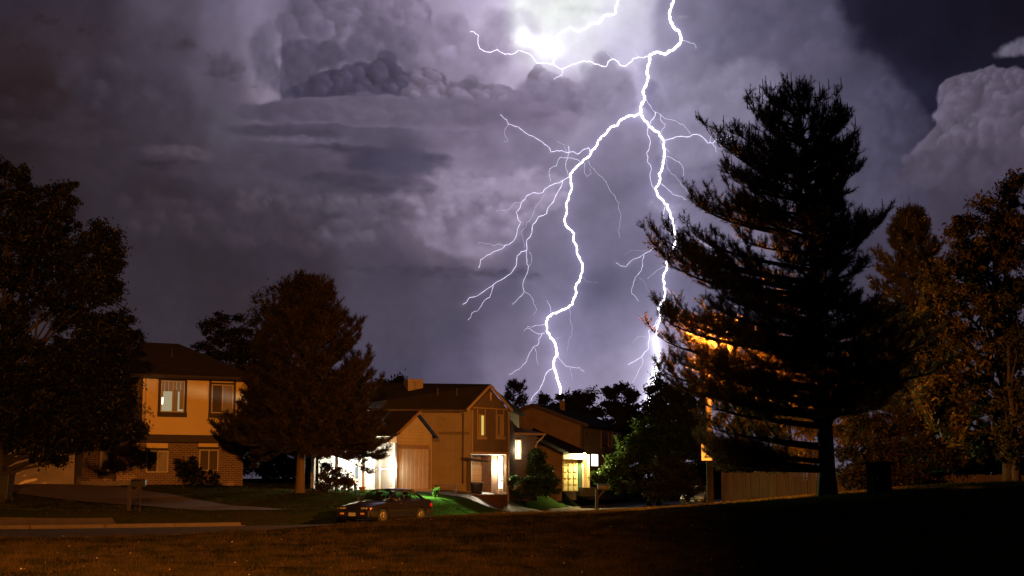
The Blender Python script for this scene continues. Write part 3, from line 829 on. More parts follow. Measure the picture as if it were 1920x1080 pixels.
def siding_mat(name, col, pitch=.2, vert=True, depth=.5, rough=.75, spec=.2):
    m = mat(name, col, rough, .16, 1.3, spec=spec)
    nt = m.node_tree
    p = [n for n in nt.nodes if n.type == 'BSDF_PRINCIPLED'][0]
    tc = N(nt, 'ShaderNodeTexCoord')
    w = N(nt, 'ShaderNodeTexWave'); w.bands_direction = 'X' if vert else 'Z'; w.wave_profile = 'SAW'
    w.inputs['Scale'].default_value = 1 / pitch * .31; w.inputs['Distortion'].default_value = .1
    nt.links.new(tc.outputs['Object'], w.inputs['Vector'])
    cr = N(nt, 'ShaderNodeValToRGB'); cr.color_ramp.elements[0].position = .0; cr.color_ramp.elements[1].position = .1
    nt.links.new(w.outputs['Fac'], cr.inputs[0])
    b = N(nt, 'ShaderNodeBump'); b.inputs['Strength'].default_value = depth; b.inputs['Distance'].default_value = .02
    nt.links.new(cr.outputs[0], b.inputs['Height']); nt.links.new(b.outputs[0], p.inputs['Normal'])
    return m
m_brick = brick_mat()
m_tan = mat('tan_stucco', (.72, .52, .22), .85, .07, .7, bump=.25, bscale=60, spec=.15)
m_tanwood = siding_mat('tan_wood', (.27, .21, .15), .2)
m_trim = mat('brown_trim', (.055, .04, .035), .7, .2, 2)
m_trim2 = mat('light_trim', (.52, .42, .30), .6, .1, 2)
m_white = mat('white_paint', (.72, .70, .66), .5, .06, 2)
m_shingle = siding_mat('asphalt_shingle', (.048, .036, .030), .28, False, .7, 1.0, .02)
m_shingle2 = siding_mat('dark_shingle', (.020, .017, .017), .28, False, .7, 1.0, .02)
m_brown = siding_mat('brown_siding', (.185, .14, .105), .3)
m_brown2 = siding_mat('grey_brown_siding', (.125, .09, .07), .25)
m_gar2 = siding_mat('garage_boards', (.33, .24, .15), .19)
m_h3 = siding_mat('umber_siding', (.15, .095, .06), .2, False)
m_gdoor = siding_mat('garage_door_tan', (.60, .48, .32), .5, False, .3)
m_glass, nt, out = new_mat('dark_window_glass')
pb = N(nt, 'ShaderNodeBsdfPrincipled'); pb.inputs['Base Color'].default_value = (.10, .075, .055, 1); pb.inputs['Roughness'].default_value = .12
pb.inputs['Specular IOR Level'].default_value = .6
nt.links.new(pb.outputs[0], out.inputs[0])
m_curtain = mat('curtain', (.30, .25, .19), .9, .2, 4, stretch=(8, 8, .3))
m_int = emat('room_light', (.95, .78, .45), .38)
m_intb = emat('warm_pane', (1.0, .72, .16), .75)
m_inth = emat('bright_pane', (1.0, .82, .50), 2.2)
m_wpane = emat('white_pane', (1.0, .95, .86), 3.0)
m_dark = mat('black_void', (.012, .010, .009), .8)
m_green = mat('dark_green_paint', (.02, .05, .03), .6)

class Frame:
    """local frame of a facade: s along the wall, d behind it, z up"""
    def __init__(f, x0, y0, x1, y1):
        f.o = Vector((x0, y0)); t = Vector((x1 - x0, y1 - y0)); f.L = t.length; f.t = t.normalized(); f.b = Vector((-f.t.y, f.t.x))
    def P(f, s, d, z):
        q = f.o + f.t * s + f.b * d
        return Vector((q.x, q.y, z))
    def px(f, px, py, d=0.0):
        """(s, z) where the surveyed pixel hits the plane at depth d"""
        r = ray(px, py)
        n = f.b; o = f.o + f.b * d
        k = (o.x * n.x + o.y * n.y) / (r.x * n.x + r.y * n.y)
        w = Vector((r.x * k, r.y * k))
        return (w - f.o).dot(f.t), EYE + r.z * k
    def box(f, mb, s0, s1, d0, d1, z0, z1):
        return mb.box(s0, s1, d0, d1, z0, z1, T=lambda s, d, z: f.P(s, d, z))
    def rect(f, px0, py0, px1, py1, d=0.0):
        pm = (py0 + py1) / 2; xm = (px0 + px1) / 2
        s0, _ = f.px(px0, pm, d); s1, _ = f.px(px1, pm, d)
        _, z1 = f.px(xm, py0, d); _, z0 = f.px(xm, py1, d)
        return s0, s1, z0, z1
def win(f, parent, rect, d=0.0, pane=None, fw=.055, fm=None, mull=1, sill=None, trimw=0, trim=None, curtain=None, out=.05, name='window'):
    """framed window on a facade: frame > pane(s), sill"""
    s0, s1, z0, z1 = rect
    fm = fm or m_trim2
    mb = MB()
    f.box(mb, s0, s0 + fw, d - out, d - .004, z0, z1); f.box(mb, s1 - fw, s1, d - out, d - .004, z0, z1)
    f.box(mb, s0 + fw, s1 - fw, d - out, d - .004, z0, z0 + fw); f.box(mb, s0 + fw, s1 - fw, d - out, d - .004, z1 - fw, z1)
    for k in range(mull):
        c = s0 + (s1 - s0) * (k + 1) / (mull + 1)
        f.box(mb, c - fw * .45, c + fw * .45, d - out + .006, d - .004, z0 + fw, z1 - fw)
    w = mb.build(name, fm, parent)
    g = MB(); f.box(g, s0 + fw * .5, s1 - fw * .5, d - .018, d - .006, z0 + fw * .5, z1 - fw * .5)
    g.build('pane', pane or m_glass, w)
    if curtain:
        c = MB()
        for a, b, zz0, zz1 in curtain:
            sa, sb = s0 + (s1 - s0) * a, s0 + (s1 - s0) * b
            n = 6
            for i in range(n):
                f.box(c, sa + (sb - sa) * i / n, sa + (sb - sa) * (i + .92) / n, d - .026 - .004 * (i % 2), d - .019, z0 + (z1 - z0) * zz0, z0 + (z1 - z0) * zz1)
        c.build('curtain', m_curtain, w)
    if sill is not None:
        b = MB(); f.box(b, s0 - .14, s1 + .14, d - out - .06, d - .002, z0 - .24, z0 - .004)
        b.build('sill', sill, w)
    if trimw:
        b = MB()
        f.box(b, s0 - trimw, s0 - .004, d - out + .015, d - .002, z0 + .0, z1 + .32); f.box(b, s1 + .004, s1 + trimw, d - out + .015, d - .002, z0, z1 + .32)
        f.box(b, s0 - .002, s1 + .002, d - out + .018, d - .002, z1 + .004, z1 + .10)
        b.build('trim', trim, w)
    return w

# ---------------------------------------------------------------- house 1, tan two-storey with brick lower floor
F1 = Frame(gx(262, 72), 72, gx(470, 74.8), 74.8)
g1 = 1.45
h1 = empty('house', F1.P(2.5, 4, g1), 'tan two storey house with brick lower floor and dark trim around its upstairs windows', 'house')
zb0 = F1.px(330, 829)[1]; zb1 = F1.px(330, 815)[1]; ze = F1.px(320, 710)[1]
mb = MB(); F1.box(mb, 0, F1.L, 0, 8.2, zb1, ze); mb.build('upper_wall', m_tan, h1)
mb = MB(); F1.box(mb, -.9, F1.L - .15, .45, 8.0, g1 - .6, zb0 - .004); mb.build('brick_wall', m_brick, h1)
mb = MB(); F1.box(mb, -.12, F1.L + .05, -.03, 8.25, zb0, zb1 - .004); mb.build('beam', m_trim, h1)
for a_, b_ in ((-.02, .16), (F1.L - .16, F1.L + .02)):
    mb = MB(); F1.box(mb, a_, b_, -.035, -.002, zb1, ze - .002); mb.build('corner_board', m_trim, h1)
mb = MB(); F1.box(mb, -5.2, -.004, 1.3, 8.0, zb0 - .5, ze - .003); mb.build('side_wall', m_tanwood, h1)
mb = MB(); F1.box(mb, -5.2, -.904, 1.2, 7.9, g1 - .6, zb0 - .504); mb.build('entry_wall', m_brick, h1)
mb = MB(); F1.box(mb, -.5, -.1, 1.18, 1.296, zb1, ze - .1); mb.build('corner_board', m_trim, h1)
# roof: hip, shingles
zr = F1.px(300, 643, 4.1)[1]
rs1 = F1.px(335, 643, 4.1)[0]
def roof_prism(f, pts, parent, m, name='roof', th=.12):
    pass
mb = MB()
sL, sR = -5.6, F1.L + .45
ev = [F1.P(sL, -.5, ze), F1.P(sR, -.5, ze), F1.P(sR, 8.7, ze), F1.P(sL, 8.7, ze)]
rg = [F1.P(-3.2, 4.1, zr), F1.P(rs1, 4.1, zr)]
ev2 = [v + Vector((0, 0, .14)) for v in ev]
mb.add(ev + ev2 + rg, [(0, 1, 2, 3), (0, 1, 5, 4), (1, 2, 6, 5), (2, 3, 7, 6), (3, 0, 4, 7), (4, 5, 9, 8), (5, 6, 9), (6, 7, 8, 9), (7, 4, 8)])
r1 = mb.build('roof', m_shingle, h1)
mb = MB(); F1.box(mb, sL, sR, -.54, -.504, ze - .03, ze + .15); mb.build('fascia', m_trim, h1)
mb = MB(); mb.tube([F1.P(sL, -.58, ze + .02), F1.P(sR, -.58, ze + .02)], .055, 8); mb.build('gutter', m_trim, h1)
mb = MB(); mb.tube([F1.P(.3, -.07, ze - .05), F1.P(.3, -.07, zb1 + .02)], .035, 6); mb.build('downpipe', m_trim2, h1)
q_ = F1.P(2.2, 2.2, ze + (zr - ze) * .6); mb = MB(); mb.tube([q_ - Vector((0, 0, .3)), q_ + Vector((0, 0, .45))], .05, 8); mb.build('vent_pipe', m_trim, h1)
# windows
win(F1, h1, F1.rect(301, 714, 345.5, 773), pane=m_int, sill=m_trim, trimw=.13, trim=m_trim, curtain=[(.0, 1.0, .66, 1.0), (.52, .72, 0, .7), (.8, .97, .1, .7), (.0, .1, .4, .75)])
mb = MB(); r = F1.rect(301.5, 745, 305.5, 758); F1.box(mb, *r[:2], -.045, -.03, *r[2:]); mb.build('lamp_glow', emat('lamp_shade_glow', (1, .95, .8), 3), h1)
win(F1, h1, F1.rect(396, 721, 437, 775), sill=m_trim, trimw=.13, trim=m_trim, curtain=[(.52, .98, .02, .98)])
w = win(F1, h1, F1.rect(274, 845, 315, 886, .45), d=.45, curtain=[(.52, .98, .02, .98)])
w = win(F1, h1, F1.rect(373, 843, 409, 883, .45), d=.45)
for a in ((274.5, 831, 314.5, 840), (372, 831, 409, 838)):
    r = F1.rect(*a, .45); mb = MB(); F1.box(mb, r[0], r[1], .41, .446, r[2], r[3]); mb.build('lintel_panel', m_tan, h1)
    mb = MB(); F1.box(mb, r[0] - .05, r[1] + .05, .40, .446, r[2] - .12, r[2] - .004); mb.build('lintel', m_trim, h1)
w = win(F1, h1, F1.rect(187, 846, 217, 884, 1.2), d=1.2, mull=0, fw=.08, curtain=[(.1, .72, 0, 1)], name='entry_window')
r = F1.rect(185, 886, 219, 897, 1.2); mb = MB(); F1.box(mb, r[0], r[1], 1.14, 1.19, r[2], r[3]); mb.build('panel', m_trim, h1)
mb = MB(); r = F1.rect(220, 840, 223.5, 846, 1.0); F1.box(mb, *r[:2], .95, 1.0, *r[2:]); mb.build('door_lamp', emat('amber_lamp', (1, .35, .05), 3), h1)
mb = MB(); F1.box(mb, -3.6, -.4, -.6, 1.18, g1 - .5, g1 + .28); F1.box(mb, -3.3, -1.0, -1.0, -.604, g1 - .5, g1 + .12); mb.build('step', m_conc, h1)
# garage wing
FG = Frame(gx(-60, 66.6), 66.6, gx(157, 69.9), 69.9)
mb = MB(); FG.box(mb, 0, FG.L, 0, 6.0, .6, 4.1); mb.build('garage_wall', m_brick, h1)
r = FG.rect(20, 836, 153, 909)
mb = MB(); FG.box(mb, .3, FG.L - .3, -.02, -.004, 1.35, 3.72); mb.build('garage_door', m_gdoor, h1)
mb = MB(); FG.box(mb, FG.L - .28, FG.L + .05, -.06, -.004, .7, 4.0); FG.box(mb, 0, .28, -.06, -.004, .7, 4.0); FG.box(mb, .3, FG.L - .3, -.055, -.004, 3.724, 4.0); mb.build('door_trim', m_trim, h1)
mb = MB(); a = [FG.P(-.4, -.5, 4.0), FG.P(FG.L + .4, -.5, 4.0), FG.P(FG.L + .4, 6.5, 4.0), FG.P(-.4, 6.5, 4.0)]; rr = [FG.P(-.4, 3, 5.3), FG.P(FG.L + .4, 3, 5.3)]
mb.add(a + rr, [(0, 1, 2, 3), (0, 1, 5, 4), (1, 2, 5), (2, 3, 4, 5), (3, 0, 4)]); mb.build('garage_roof', m_shingle, h1)

# ---------------------------------------------------------------- house 2, brown with gable end
A2, B2, C2 = Vector((gx(640, 76.2), 76.2)), Vector((gx(884, 77), 77)), Vector((gx(954, 79.2), 79.2))
h2 = empty('house', (B2.x - 3, 80, 1.0), 'brown two storey house with a steep little gable and a box cooler on its roof', 'house')
z2 = at(884, 767, 77).z
gb = 0.6
za = at(919, 850, 78).z            # underside of the overhanging upper floor
ap = Vector((gx(920.5, 78.2), 78.2, at(920.5, 727, 78.2).z))
back = Vector((.12, .99)).normalized()
D2 = B2 + back * 6.5; E2 = A2 + back * 6.5
mb = MB()
# long wall with full height, gable wall only above the alcove
def quadwall(mb, p, q, z0, z1, th, n):
    a, b = Vector((p.x, p.y, z0)), Vector((q.x, q.y, z0))
    mb.prism([a, b, b + Vector((0, 0, z1 - z0)), a + Vector((0, 0, z1 - z0))], Vector((n.x, n.y, 0)) * th)
quadwall(mb, A2, B2, gb, z2, .18, back)
mb.build('long_wall', m_brown, h2)
F2 = Frame(B2.x, B2.y, C2.x, C2.y)
mb = MB()
g0, g1_ = Vector((B2.x, B2.y, za)), Vector((C2.x, C2.y, za))
mb.prism([g0 , g1_, Vector((C2.x, C2.y, z2)), Vector((ap.x, ap.y, ap.z - .05)), Vector((B2.x, B2.y, z2))], Vector((F2.b.x, F2.b.y, 0)) * .18)
mb.build('gable_wall', m_brown2, h2)
cr2 = C2 + back * 5.0
mb = MB(); quadwall(mb, C2 + back * .19, cr2, gb, z2, .15, Vector((-1, .12))); mb.build('end_wall', m_brown2, h2)
# roof
rl = Vector((gx(640, 79), 79, at(700, 721.5, 79).z))
apb = Vector((ap.x, ap.y, ap.z + .0))
up = Vector((0, 0, .13))
ovh = Vector((.0, -.35, -.12))
eL = Vector((A2.x - .2, A2.y, z2)) + ovh; eB = Vector((B2.x - .1, B2.y - .05, z2)) + Vector((-.12, -.35, -.12))
gB = eB; gC = Vector((C2.x, C2.y, z2)) + Vector((.22, -.25, -.06))
apf = ap + Vector((-.03, -.32, .05))
mb = MB()
mb.add([eL, eB, apf, rl, eL + up, eB + up, apf + up, rl + up], [(0, 1, 2, 3), (4, 5, 6, 7), (0, 1, 5, 4), (1, 2, 6, 5), (2, 3, 7, 6), (3, 0, 4, 7)])
bk = Vector((back.x, back.y, 0)) * 6.5
gD = gC + bk
rb = Vector((apf.x, apf.y, apf.z)) + Vector((.2, 2.5, 0))
mb.add([gC, gD, rb + Vector((0, 2, 0)), apf, gC + up, gD + up, rb + up + Vector((0, 2, 0)), apf + up], [(0, 1, 2, 3), (4, 5, 6, 7), (0, 1, 5, 4), (1, 2, 6, 5), (2, 3, 7, 6), (3, 0, 4, 7)])
lb = Vector((eL.x, eL.y + 7, z2 - .1))
mb.add([rl + up, apf + up, rb + up, lb + Vector((4, 0, 0)), lb], [(0, 1, 2, 3, 4)])
mb.build('roof', m_shingle2, h2)
# pale rake boards and eave board
def bar(mb, p, q, w, h):
    p, q = Vector(p), Vector(q); t = (q - p).normalized(); s = t.cross(Vector((0, 0, 1))).normalized() * w; u = s.cross(t).normalized() * h
    mb.add([p - s - u, p + s - u, p + s + u, p - s + u, q - s - u, q + s - u, q + s + u, q - s + u], [(0, 1, 2, 3), (4, 5, 6, 7), (0, 1, 5, 4), (1, 2, 6, 5), (2, 3, 7, 6), (3, 0, 4, 7)])
m_rake = mat('rake_paint', (.36, .25, .14), .6, .1, 2)
mb = MB(); f_ = Vector((0, -.05, .04)); bar(mb, gB + f_, apf + f_, .03, .07); bar(mb, apf + f_ + Vector((.03, 0, -.02)), gC + f_, .03, .07); mb.build('rake_board', m_rake, h2)
mb = MB(); bar(mb, eL + Vector((0, -.03, -.02)), eB + Vector((-.1, -.03, -.02)), .03, .06); mb.build('eave_board', mat('eave_paint', (.30, .20, .12), .6), h2)
# trims on gable: corner boards, band, window boards
def rp(mb, f, a, d0=-.05, d1=-.004):
    r = f.rect(*a); f.box(mb, r[0], r[1], d0, d1, r[2], r[3])
mb = MB()
for a in ((884, 769, 886, 850), (952.5, 770, 954.5, 850), (886.2, 765, 952.3, 767.2), (886.2, 847.5, 952.3, 852)): rp(mb, F2, a)
for x in (895, 909.5, 930, 943.5): rp(mb, F2, (x - .6, 767.4, x + .6, 818), -.04)
mb.build('gable_trim', m_rake, h2)
mb = MB(); rp(mb, F2, (918.5, 736, 920.5, 751)); mb.build('gable_vent', m_trim2, h2)
win(F2, h2, F2.rect(897, 777, 908, 818), pane=m_intb, fm=m_rake, fw=.06, mull=0, name='window', curtain=[(.05, .45, 0, 1)])
win(F2, h2, F2.rect(931.5, 777, 942.5, 818), pane=m_glass, fm=m_rake, fw=.06, mull=1, curtain=[(.55, .95, 0, 1)])
for a in ((894, 818.6, 911.5, 824), (929, 818.6, 945.5, 824)):
    mb = MB(); rp(mb, F2, a, -.09); mb.build('sill', m_rake, h2)
FL = Frame(A2.x, A2.y, B2.x, B2.y)
mb = MB(); rp(mb, FL, (812, 809.5, 880, 815), -.03); mb.build('wall_band', mat('band_paint', (.10, .065, .045), .7), h2)
mb = MB(); rp(mb, FL, (874.5, 858, 883, 921), -.05); mb.build('corner_post', m_trim, h2)
# alcove under the gable: side walls, back wall, garage door, lit doorway
da = 1.5
mb = MB(); F2.box(mb, .0, F2.L, da, da + .15, gb, za - .005); mb.build('alcove_wall', mat('alcove_paint', (.42, .34, .25), .7), h2)
mb = MB(); F2.box(mb, -.05, F2.L, .02, da + .2, za - .06, za - .004); mb.build('alcove_ceiling', m_white, h2)
mb = MB(); r = F2.rect(883, 871, 918, 921, da); zg = r[2]
nrow = 5
for i in range(nrow):
    hgt = (r[3] - r[2]) / nrow
    F2.box(mb, r[0], r[1], da - .05, da - .004, r[2] + hgt * i + .012, r[2] + hgt * (i + 1) - .012)
mb.build('garage_door', mat('garage_cream', (.62, .54, .42), .6, .1, 2), h2)
mb = MB(); r = F2.rect(919, 871, 930, 923, .8); F2.box(mb, r[0], r[1], .7, da - .004, gb, za - .065); mb.build('partition', mat('partition_brown', (.16, .10, .07), .8), h2)
mb = MB(); r = F2.rect(934.5, 855, 942, 921, 1.2); F2.box(mb, r[0], r[1], 1.15, 1.22, r[2], r[3]); mb.build('door', m_white, h2)
mb = MB(); r = F2.rect(947, 851, 951, 921, .1); F2.box(mb, r[0], r[1], .0, .16, gb, za - .065); mb.build('porch_post', m_rake, h2)
mb = MB(); a0 = F2.px(880, 862, 0); s0 = F2.rect(878, 858, 905, 866, -.3)
mb.prism([F2.P(s0[0], -.35, s0[2] + .1), F2.P(s0[1], -.75, s0[2] - .02), F2.P(s0[1], -.75, s0[2] + .08), F2.P(s0[0], -.2, s0[3])], F2.P(0, .5, 0) - F2.P(0, 0, 0)); mb.build('awning', m_trim, h2)
lp = F2.P(F2.px(932.5, 867, .75)[0], .55, F2.px(932.5, 867, .75)[1])
mb = MB(); mb.lathe(lp, [(.03, -.13), (.07, -.1), (.09, .06), (.05, .12), (.02, .16)], 10); mb.build('porch_lamp', emat('porch_bulb', (1, .86, .6), 14), h2)
# rear wing with small hip roof and lit window
FW = Frame(C2.x + .04, 82.0, gx(1006, 83.2), 83.2)
zw = FW.px(980, 815)[1]
mb = MB(); FW.box(mb, 0, FW.L, 0, 4, gb, zw); mb.build('wing_wall', siding_mat('wing_siding', (.10, .075, .06), .2), h2)
mb = MB(); q = [FW.P(-.3, -.3, zw), FW.P(FW.L + .35, -.3, zw), FW.P(FW.L + .35, 4.3, zw), FW.P(-.3, 4.3, zw)]; t_ = [FW.P(-.3, 2, zw + .75), FW.P(FW.L - 1.7, 2, zw + .75)]
q2 = [v + Vector((0, 0, .1)) for v in q]
mb.add(q + q2 + t_, [(0, 1, 2, 3), (0, 1, 5, 4), (1, 2, 6, 5), (2, 3, 7, 6), (3, 0, 4, 7), (4, 5, 9, 8), (5, 6, 9), (6, 7, 8, 9), (7, 4, 8)]); mb.build('wing_roof', mat('blue_grey_shingle', (.07, .075, .10), .8, .25, 8), h2)
win(FW, h2, FW.rect(960, 824, 977, 862), pane=m_inth, fm=m_trim2, fw=.06, mull=1)
mb = MB(); p = [FW.P(FW.L + .3, -.36, zw + .02), FW.P(FW.L + .2, -.36, zw - .12), FW.P(FW.L - .1, -.2, zw - .42), FW.P(FW.L - .12, -.1, zw - .6), FW.P(FW.L - .12, -.1, gb + .4)]
mb.tube(p, .045, 6); FW.box(mb, -.3, FW.L + .38, -.40, -.304, zw - .02, zw + .1); mb.build('gutter', m_rake, h2)
# small garage gable in front, with board door and shingle gable
F2g = Frame(gx(743, 72.8), 72.8, gx(811, 74.6), 74.6)
ze2 = F2g.px(777, 815)[1]; sm, za2 = F2g.px(779.5, 778)
g0z = .6
mb = MB(); mb.prism([F2g.P(0, 0, g0z), F2g.P(F2g.L, 0, g0z), F2g.P(F2g.L, 0, ze2), F2g.P(sm, 0, za2), F2g.P(0, 0, ze2)], F2g.P(0, .2, 0) - F2g.P(0, 0, 0))
mb.build('garage_gable', siding_mat('shingle_gable', (.33, .25, .16), .16, False, .8), h2)
mb = MB(); F2g.box(mb, F2g.L - .15, F2g.L, .2, 3.6, g0z, ze2); F2g.box(mb, 0, .15, .2, 1.6, g0z, ze2 - .2); mb.build('garage_wall', m_brown, h2)
r = F2g.rect(745.5, 842, 801, 917)
mb = MB(); n = 9
for i in range(n):
    s = r[0] + (r[1] - r[0]) * i / n
    F2g.box(mb, s + .006, s + (r[1] - r[0]) / n - .006, -.03, -.004, r[2], r[3])
mb.build('garage_door', m_gar2, h2)
mb = MB()
for a in ((743.2, 834, 804.5, 841.6), (801.4, 841.8, 806, 918), (742.6, 841.8, 745, 918)): rp(mb, F2g, a, -.06)
mb.build('door_trim', mat('door_trim_brown', (.20, .12, .06), .7), h2)
mb = MB(); u = Vector((0, 0, .1))
aL, aR, aT = F2g.P(-.25, -.35, ze2 - .12), F2g.P(F2g.L + .25, -.35, ze2 - .15), F2g.P(sm, -.35, za2 + .12)
# right slope
bk2 = F2g.P(0, 4, 0) - F2g.P(0, 0, 0)
def slab(mb, q, th=.1):
    u = Vector((0, 0, th)); mb.add(list(q) + [v + u for v in q], [(0, 1, 2, 3), (4, 5, 6, 7), (0, 1, 5, 4), (1, 2, 6, 5), (2, 3, 7, 6), (3, 0, 4, 7)])
slab(mb, [aT, aR, aR + bk2, aT + bk2])
lT = Vector((gx(585, 75.5), 75.5, at(690, 776, 75.5).z)); lE = Vector((gx(585, 72.3), 72.3, ze2 - .12))
slab(mb, [aL, aT, lT, lE])
mb.build('garage_roof', m_shingle2, h2)
mb = MB(); bar(mb, aL + Vector((0, -.04, .04)), aT + Vector((0, -.04, .04)), .02, .07); bar(mb, aT + Vector((0, -.04, .04)), aR + Vector((0, -.04, .04)), .02, .07); mb.build('rake_board', mat('rake_dark', (.20, .11, .05), .7), h2)
# veranda on the left of the garage: bright wall behind posts
FV = Frame(gx(600, 74.6), 74.6, gx(744, 75.0), 75.0)
mb = MB(); FV.box(mb, 0, FV.L + .3, 0, .15, .5, ze2 + .1); mb.build('veranda_wall', mat('cream_stucco', (.66, .62, .52), .85, .1, 1.5, bump=.5, bscale=40), h2)
win(FV, h2, FV.rect(663, 872, 675, 901), pane=emat('veranda_pane', (.85, .9, .95), .55), fm=m_trim2, fw=.07, mull=0)
mb = MB(); rp(mb, FV, (686, 861, 708, 921), -.05); mb.build('door', m_white, h2)
zeE = ze2 - .12
mb = MB(); mb.prism([FV.P(-.3, -2.35, .5), FV.P(-.3, .4, .5), FV.P(-.3, .4, ze2 + .62), FV.P(-.3, -2.3, ze2 - .2)], FV.P(.15, 0, 0) - FV.P(0, 0, 0)); mb.build('veranda_light_baffle', m_brown, h2)  # added screen behind the juniper, keeps veranda light off the tan house
FP = Frame(gx(600, 72.7), 72.7, gx(744, 72.75), 72.75)
for a, b, mm in ((628, 634, m_rake), (678.5, 684, m_rake), (711, 713.5, m_rake), (740.5, 744.2, m_trim)):
    mb = MB(); r = FP.rect(a, 820, b, 920); FP.box(mb, r[0], r[1], 0, r[1] - r[0], .6, zeE - .01); mb.build('porch_post', mm, h2)
mb = MB(); r = FP.rect(684, 878.5, 740, 880.5); FP.box(mb, r[0], r[1], .06, .1, r[2], r[3]); mb.build('rail', m_rake, h2)
mb = MB(); r = FP.rect(600, 816, 744, 826); FP.box(mb, r[0], r[1], -.05, .12, zeE - .32, zeE - .012); mb.build('porch_beam', mat('beam_tan', (.40, .27, .14), .7), h2)
mb = MB(); FV.box(mb, 0, FV.L, -2.6, -.004, .5, 1.12); mb.build('veranda_floor', m_conc, h2)
lv = Vector((gx(741, 72.3), 72.45, at(741, 876, 72.4).z))
mb = MB(); mb.lathe(lv, [(.02, -.12), (.07, -.08), (.08, .06), (.1, .08), (.02, .14)], 10); mb.build('wall_lantern', emat('lantern_glow', (1, 1, .95), 10), h2)
mb = MB(); mb.tube([eL + Vector((0, -.08, -.02)), eB + Vector((-.1, -.08, -.02))], .05, 8); mb.build('gutter', m_trim, h2)
mb = MB(); q_ = FL.P(FL.L - .45, -.05, z2 - .15); mb.tube([q_, Vector((q_.x, q_.y, 1.6))], .04, 8); mb.build('downpipe', m_trim, h2)
for u_ in (.45, .7):
    q_ = eB.lerp(apf, .55) + (eL - eB) * (1 - u_) * .6; mb = MB(); mb.tube([q_ - Vector((0, 0, .2)), q_ + Vector((0, .0, .5))], .05, 8); mb.build('vent_pipe', m_trim, h2)
# roof cooler
cf = Frame(gx(765, 77.5), 77.5, gx(793.5, 77.8), 77.8)
zc0, zc1 = cf.px(779, 738)[1], cf.px(779, 710.5)[1]
cl = MB(); cf.box(cl, 0, cf.L, 0, .9, zc0, zc1); 
c = cl.build('roof_cooler', mat('cooler_tin', (.20, .15, .11), .6, .2, 2), h2, bevel=.02)
for i in range(4):
    mb = MB(); cf.box(mb, cf.L * .4, cf.L * .5, -.012, -.002, zc0 + .12 + i * .15, zc0 + .17 + i * .15); mb.build('louvre', m_trim, c)
mb = MB(); cf.box(mb, .2, cf.L - .2, .1, .8, zc0 - .6, zc0 - .004); mb.build('cooler_stand', m_trim, c)

# ---------------------------------------------------------------- house 3, umber gable house at the back right
cn = Vector((gx(1092, 95), 95)); tl = Vector((-.95, .313)).normalized(); tr = Vector((.313, .95)).normalized()
h3 = empty('house', (cn.x, cn.y + 4, 1.0), 'dark umber house up the street with a broad gable and a yellow lit porch', 'house')
lf = cn + tl * 7.2
F3 = Frame(lf.x, lf.y, cn.x, cn.y)
ze3 = F3.px(1092, 794)[1]; sa, zap = F3.px(1002, 762)
mb = MB(); mb.prism([F3.P(0, 0, .5), F3.P(F3.L, 0, .5), F3.P(F3.L, 0, ze3), F3.P(sa, 0, zap), F3.P(0, 0, ze3)], F3.P(0, .2, 0) - F3.P(0, 0, 0)); mb.build('gable_wall', m_h3, h3)
er = cn + tr * 11.3
F3r = Frame(cn.x, cn.y, er.x, er.y)
mb = MB(); F3r.box(mb, 0, F3r.L, .21 if False else 0.0, -.18 + .36, .5, ze3 - .01); mb.build('side_wall', siding_mat('olive_siding', (.15, .12, .07), .2, False), h3)
mb = MB()
ov = .45
e0, e1, a0 = F3.P(-.5, -ov, ze3 - .22), F3.P(F3.L + .5, -ov, ze3 - .22), F3.P(sa, -ov, zap + .03)
bb = F3.P(0, 12, 0) - F3.P(0, 0, 0)
slab(mb, [e0, a0, a0 + bb, e0 + bb], .16); slab(mb, [a0, e1, e1 + bb, a0 + bb], .16)
mb.build('roof', m_shingle2, h3)
mb = MB(); bar(mb, e0 + Vector((0, -.03, .04)), a0 + Vector((0, -.03, .04)), .02, .1); bar(mb, a0 + Vector((0, -.03, .04)), e1 + Vector((0, -.03, .04)), .02, .1); mb.build('rake_board', m_trim, h3)
mb = MB(); c0 = F3.P(sa + .5, 5, zap - .1); mb.box(c0.x - .18, c0.x + .18, c0.y - .18, c0.y + .18, c0.z - .6, c0.z + .75); mb.build('chimney', m_brick, h3)
for a in ((1126.5, 808, 1141, 841), (1147, 808, 1163, 841)):
    win(F3r, h3, F3r.rect(*a, -.0), d=0.0, fm=mat('frame_dim', (.16, .11, .06), .6), fw=.1, mull=0)
win(F3r, h3, F3r.rect(1107, 850.5, 1121, 875), d=-.0, pane=m_wpane, fm=m_trim, fw=.05, mull=0)
mb = MB(); r = F3r.rect(1097, 810, 1099.5, 822); F3r.box(mb, *r[:2], -.06, -.004, *r[2:]); mb.build('wall_ornament', m_trim, h3)
# lean-to garage in front with long sloping roof
F3g = Frame(gx(998, 91), 91.0, gx(1124, 91.4), 91.4)
mb = MB()
s1_, zA = F3g.px(998, 822); s2_, zB = F3g.px(1053, 852)
mb.prism([F3g.P(s1_, 0, .5), F3g.P(s2_, 0, .5), F3g.P(s2_, 0, zB), F3g.P(s1_, 0, zA + .3)], F3g.P(0, 3, 0) - F3g.P(0, 0, 0)); mb.build('garage_wall', m_h3, h3)
mb = MB()
p0, p1 = at(992, 822, 90.6), at(1056, 853, 90.6); p2, p3 = at(1096, 848, 94.6), at(1000, 806, 94.6)
slab(mb, [p0, p1, p2, p3], .14); mb.build('garage_roof', m_shingle2, h3)
Fd = Frame(gx(1053, 91.6), 91.6, gx(1124, 92.6), 92.6)
mb = MB(); rr = Fd.rect(1053, 851, 1093, 861); Fd.box(mb, rr[0], rr[1], -.3, .2, rr[2], rr[3]); mb.build('lintel', m_white, h3)
mb = MB(); r = Fd.rect(1055, 863, 1083, 921)
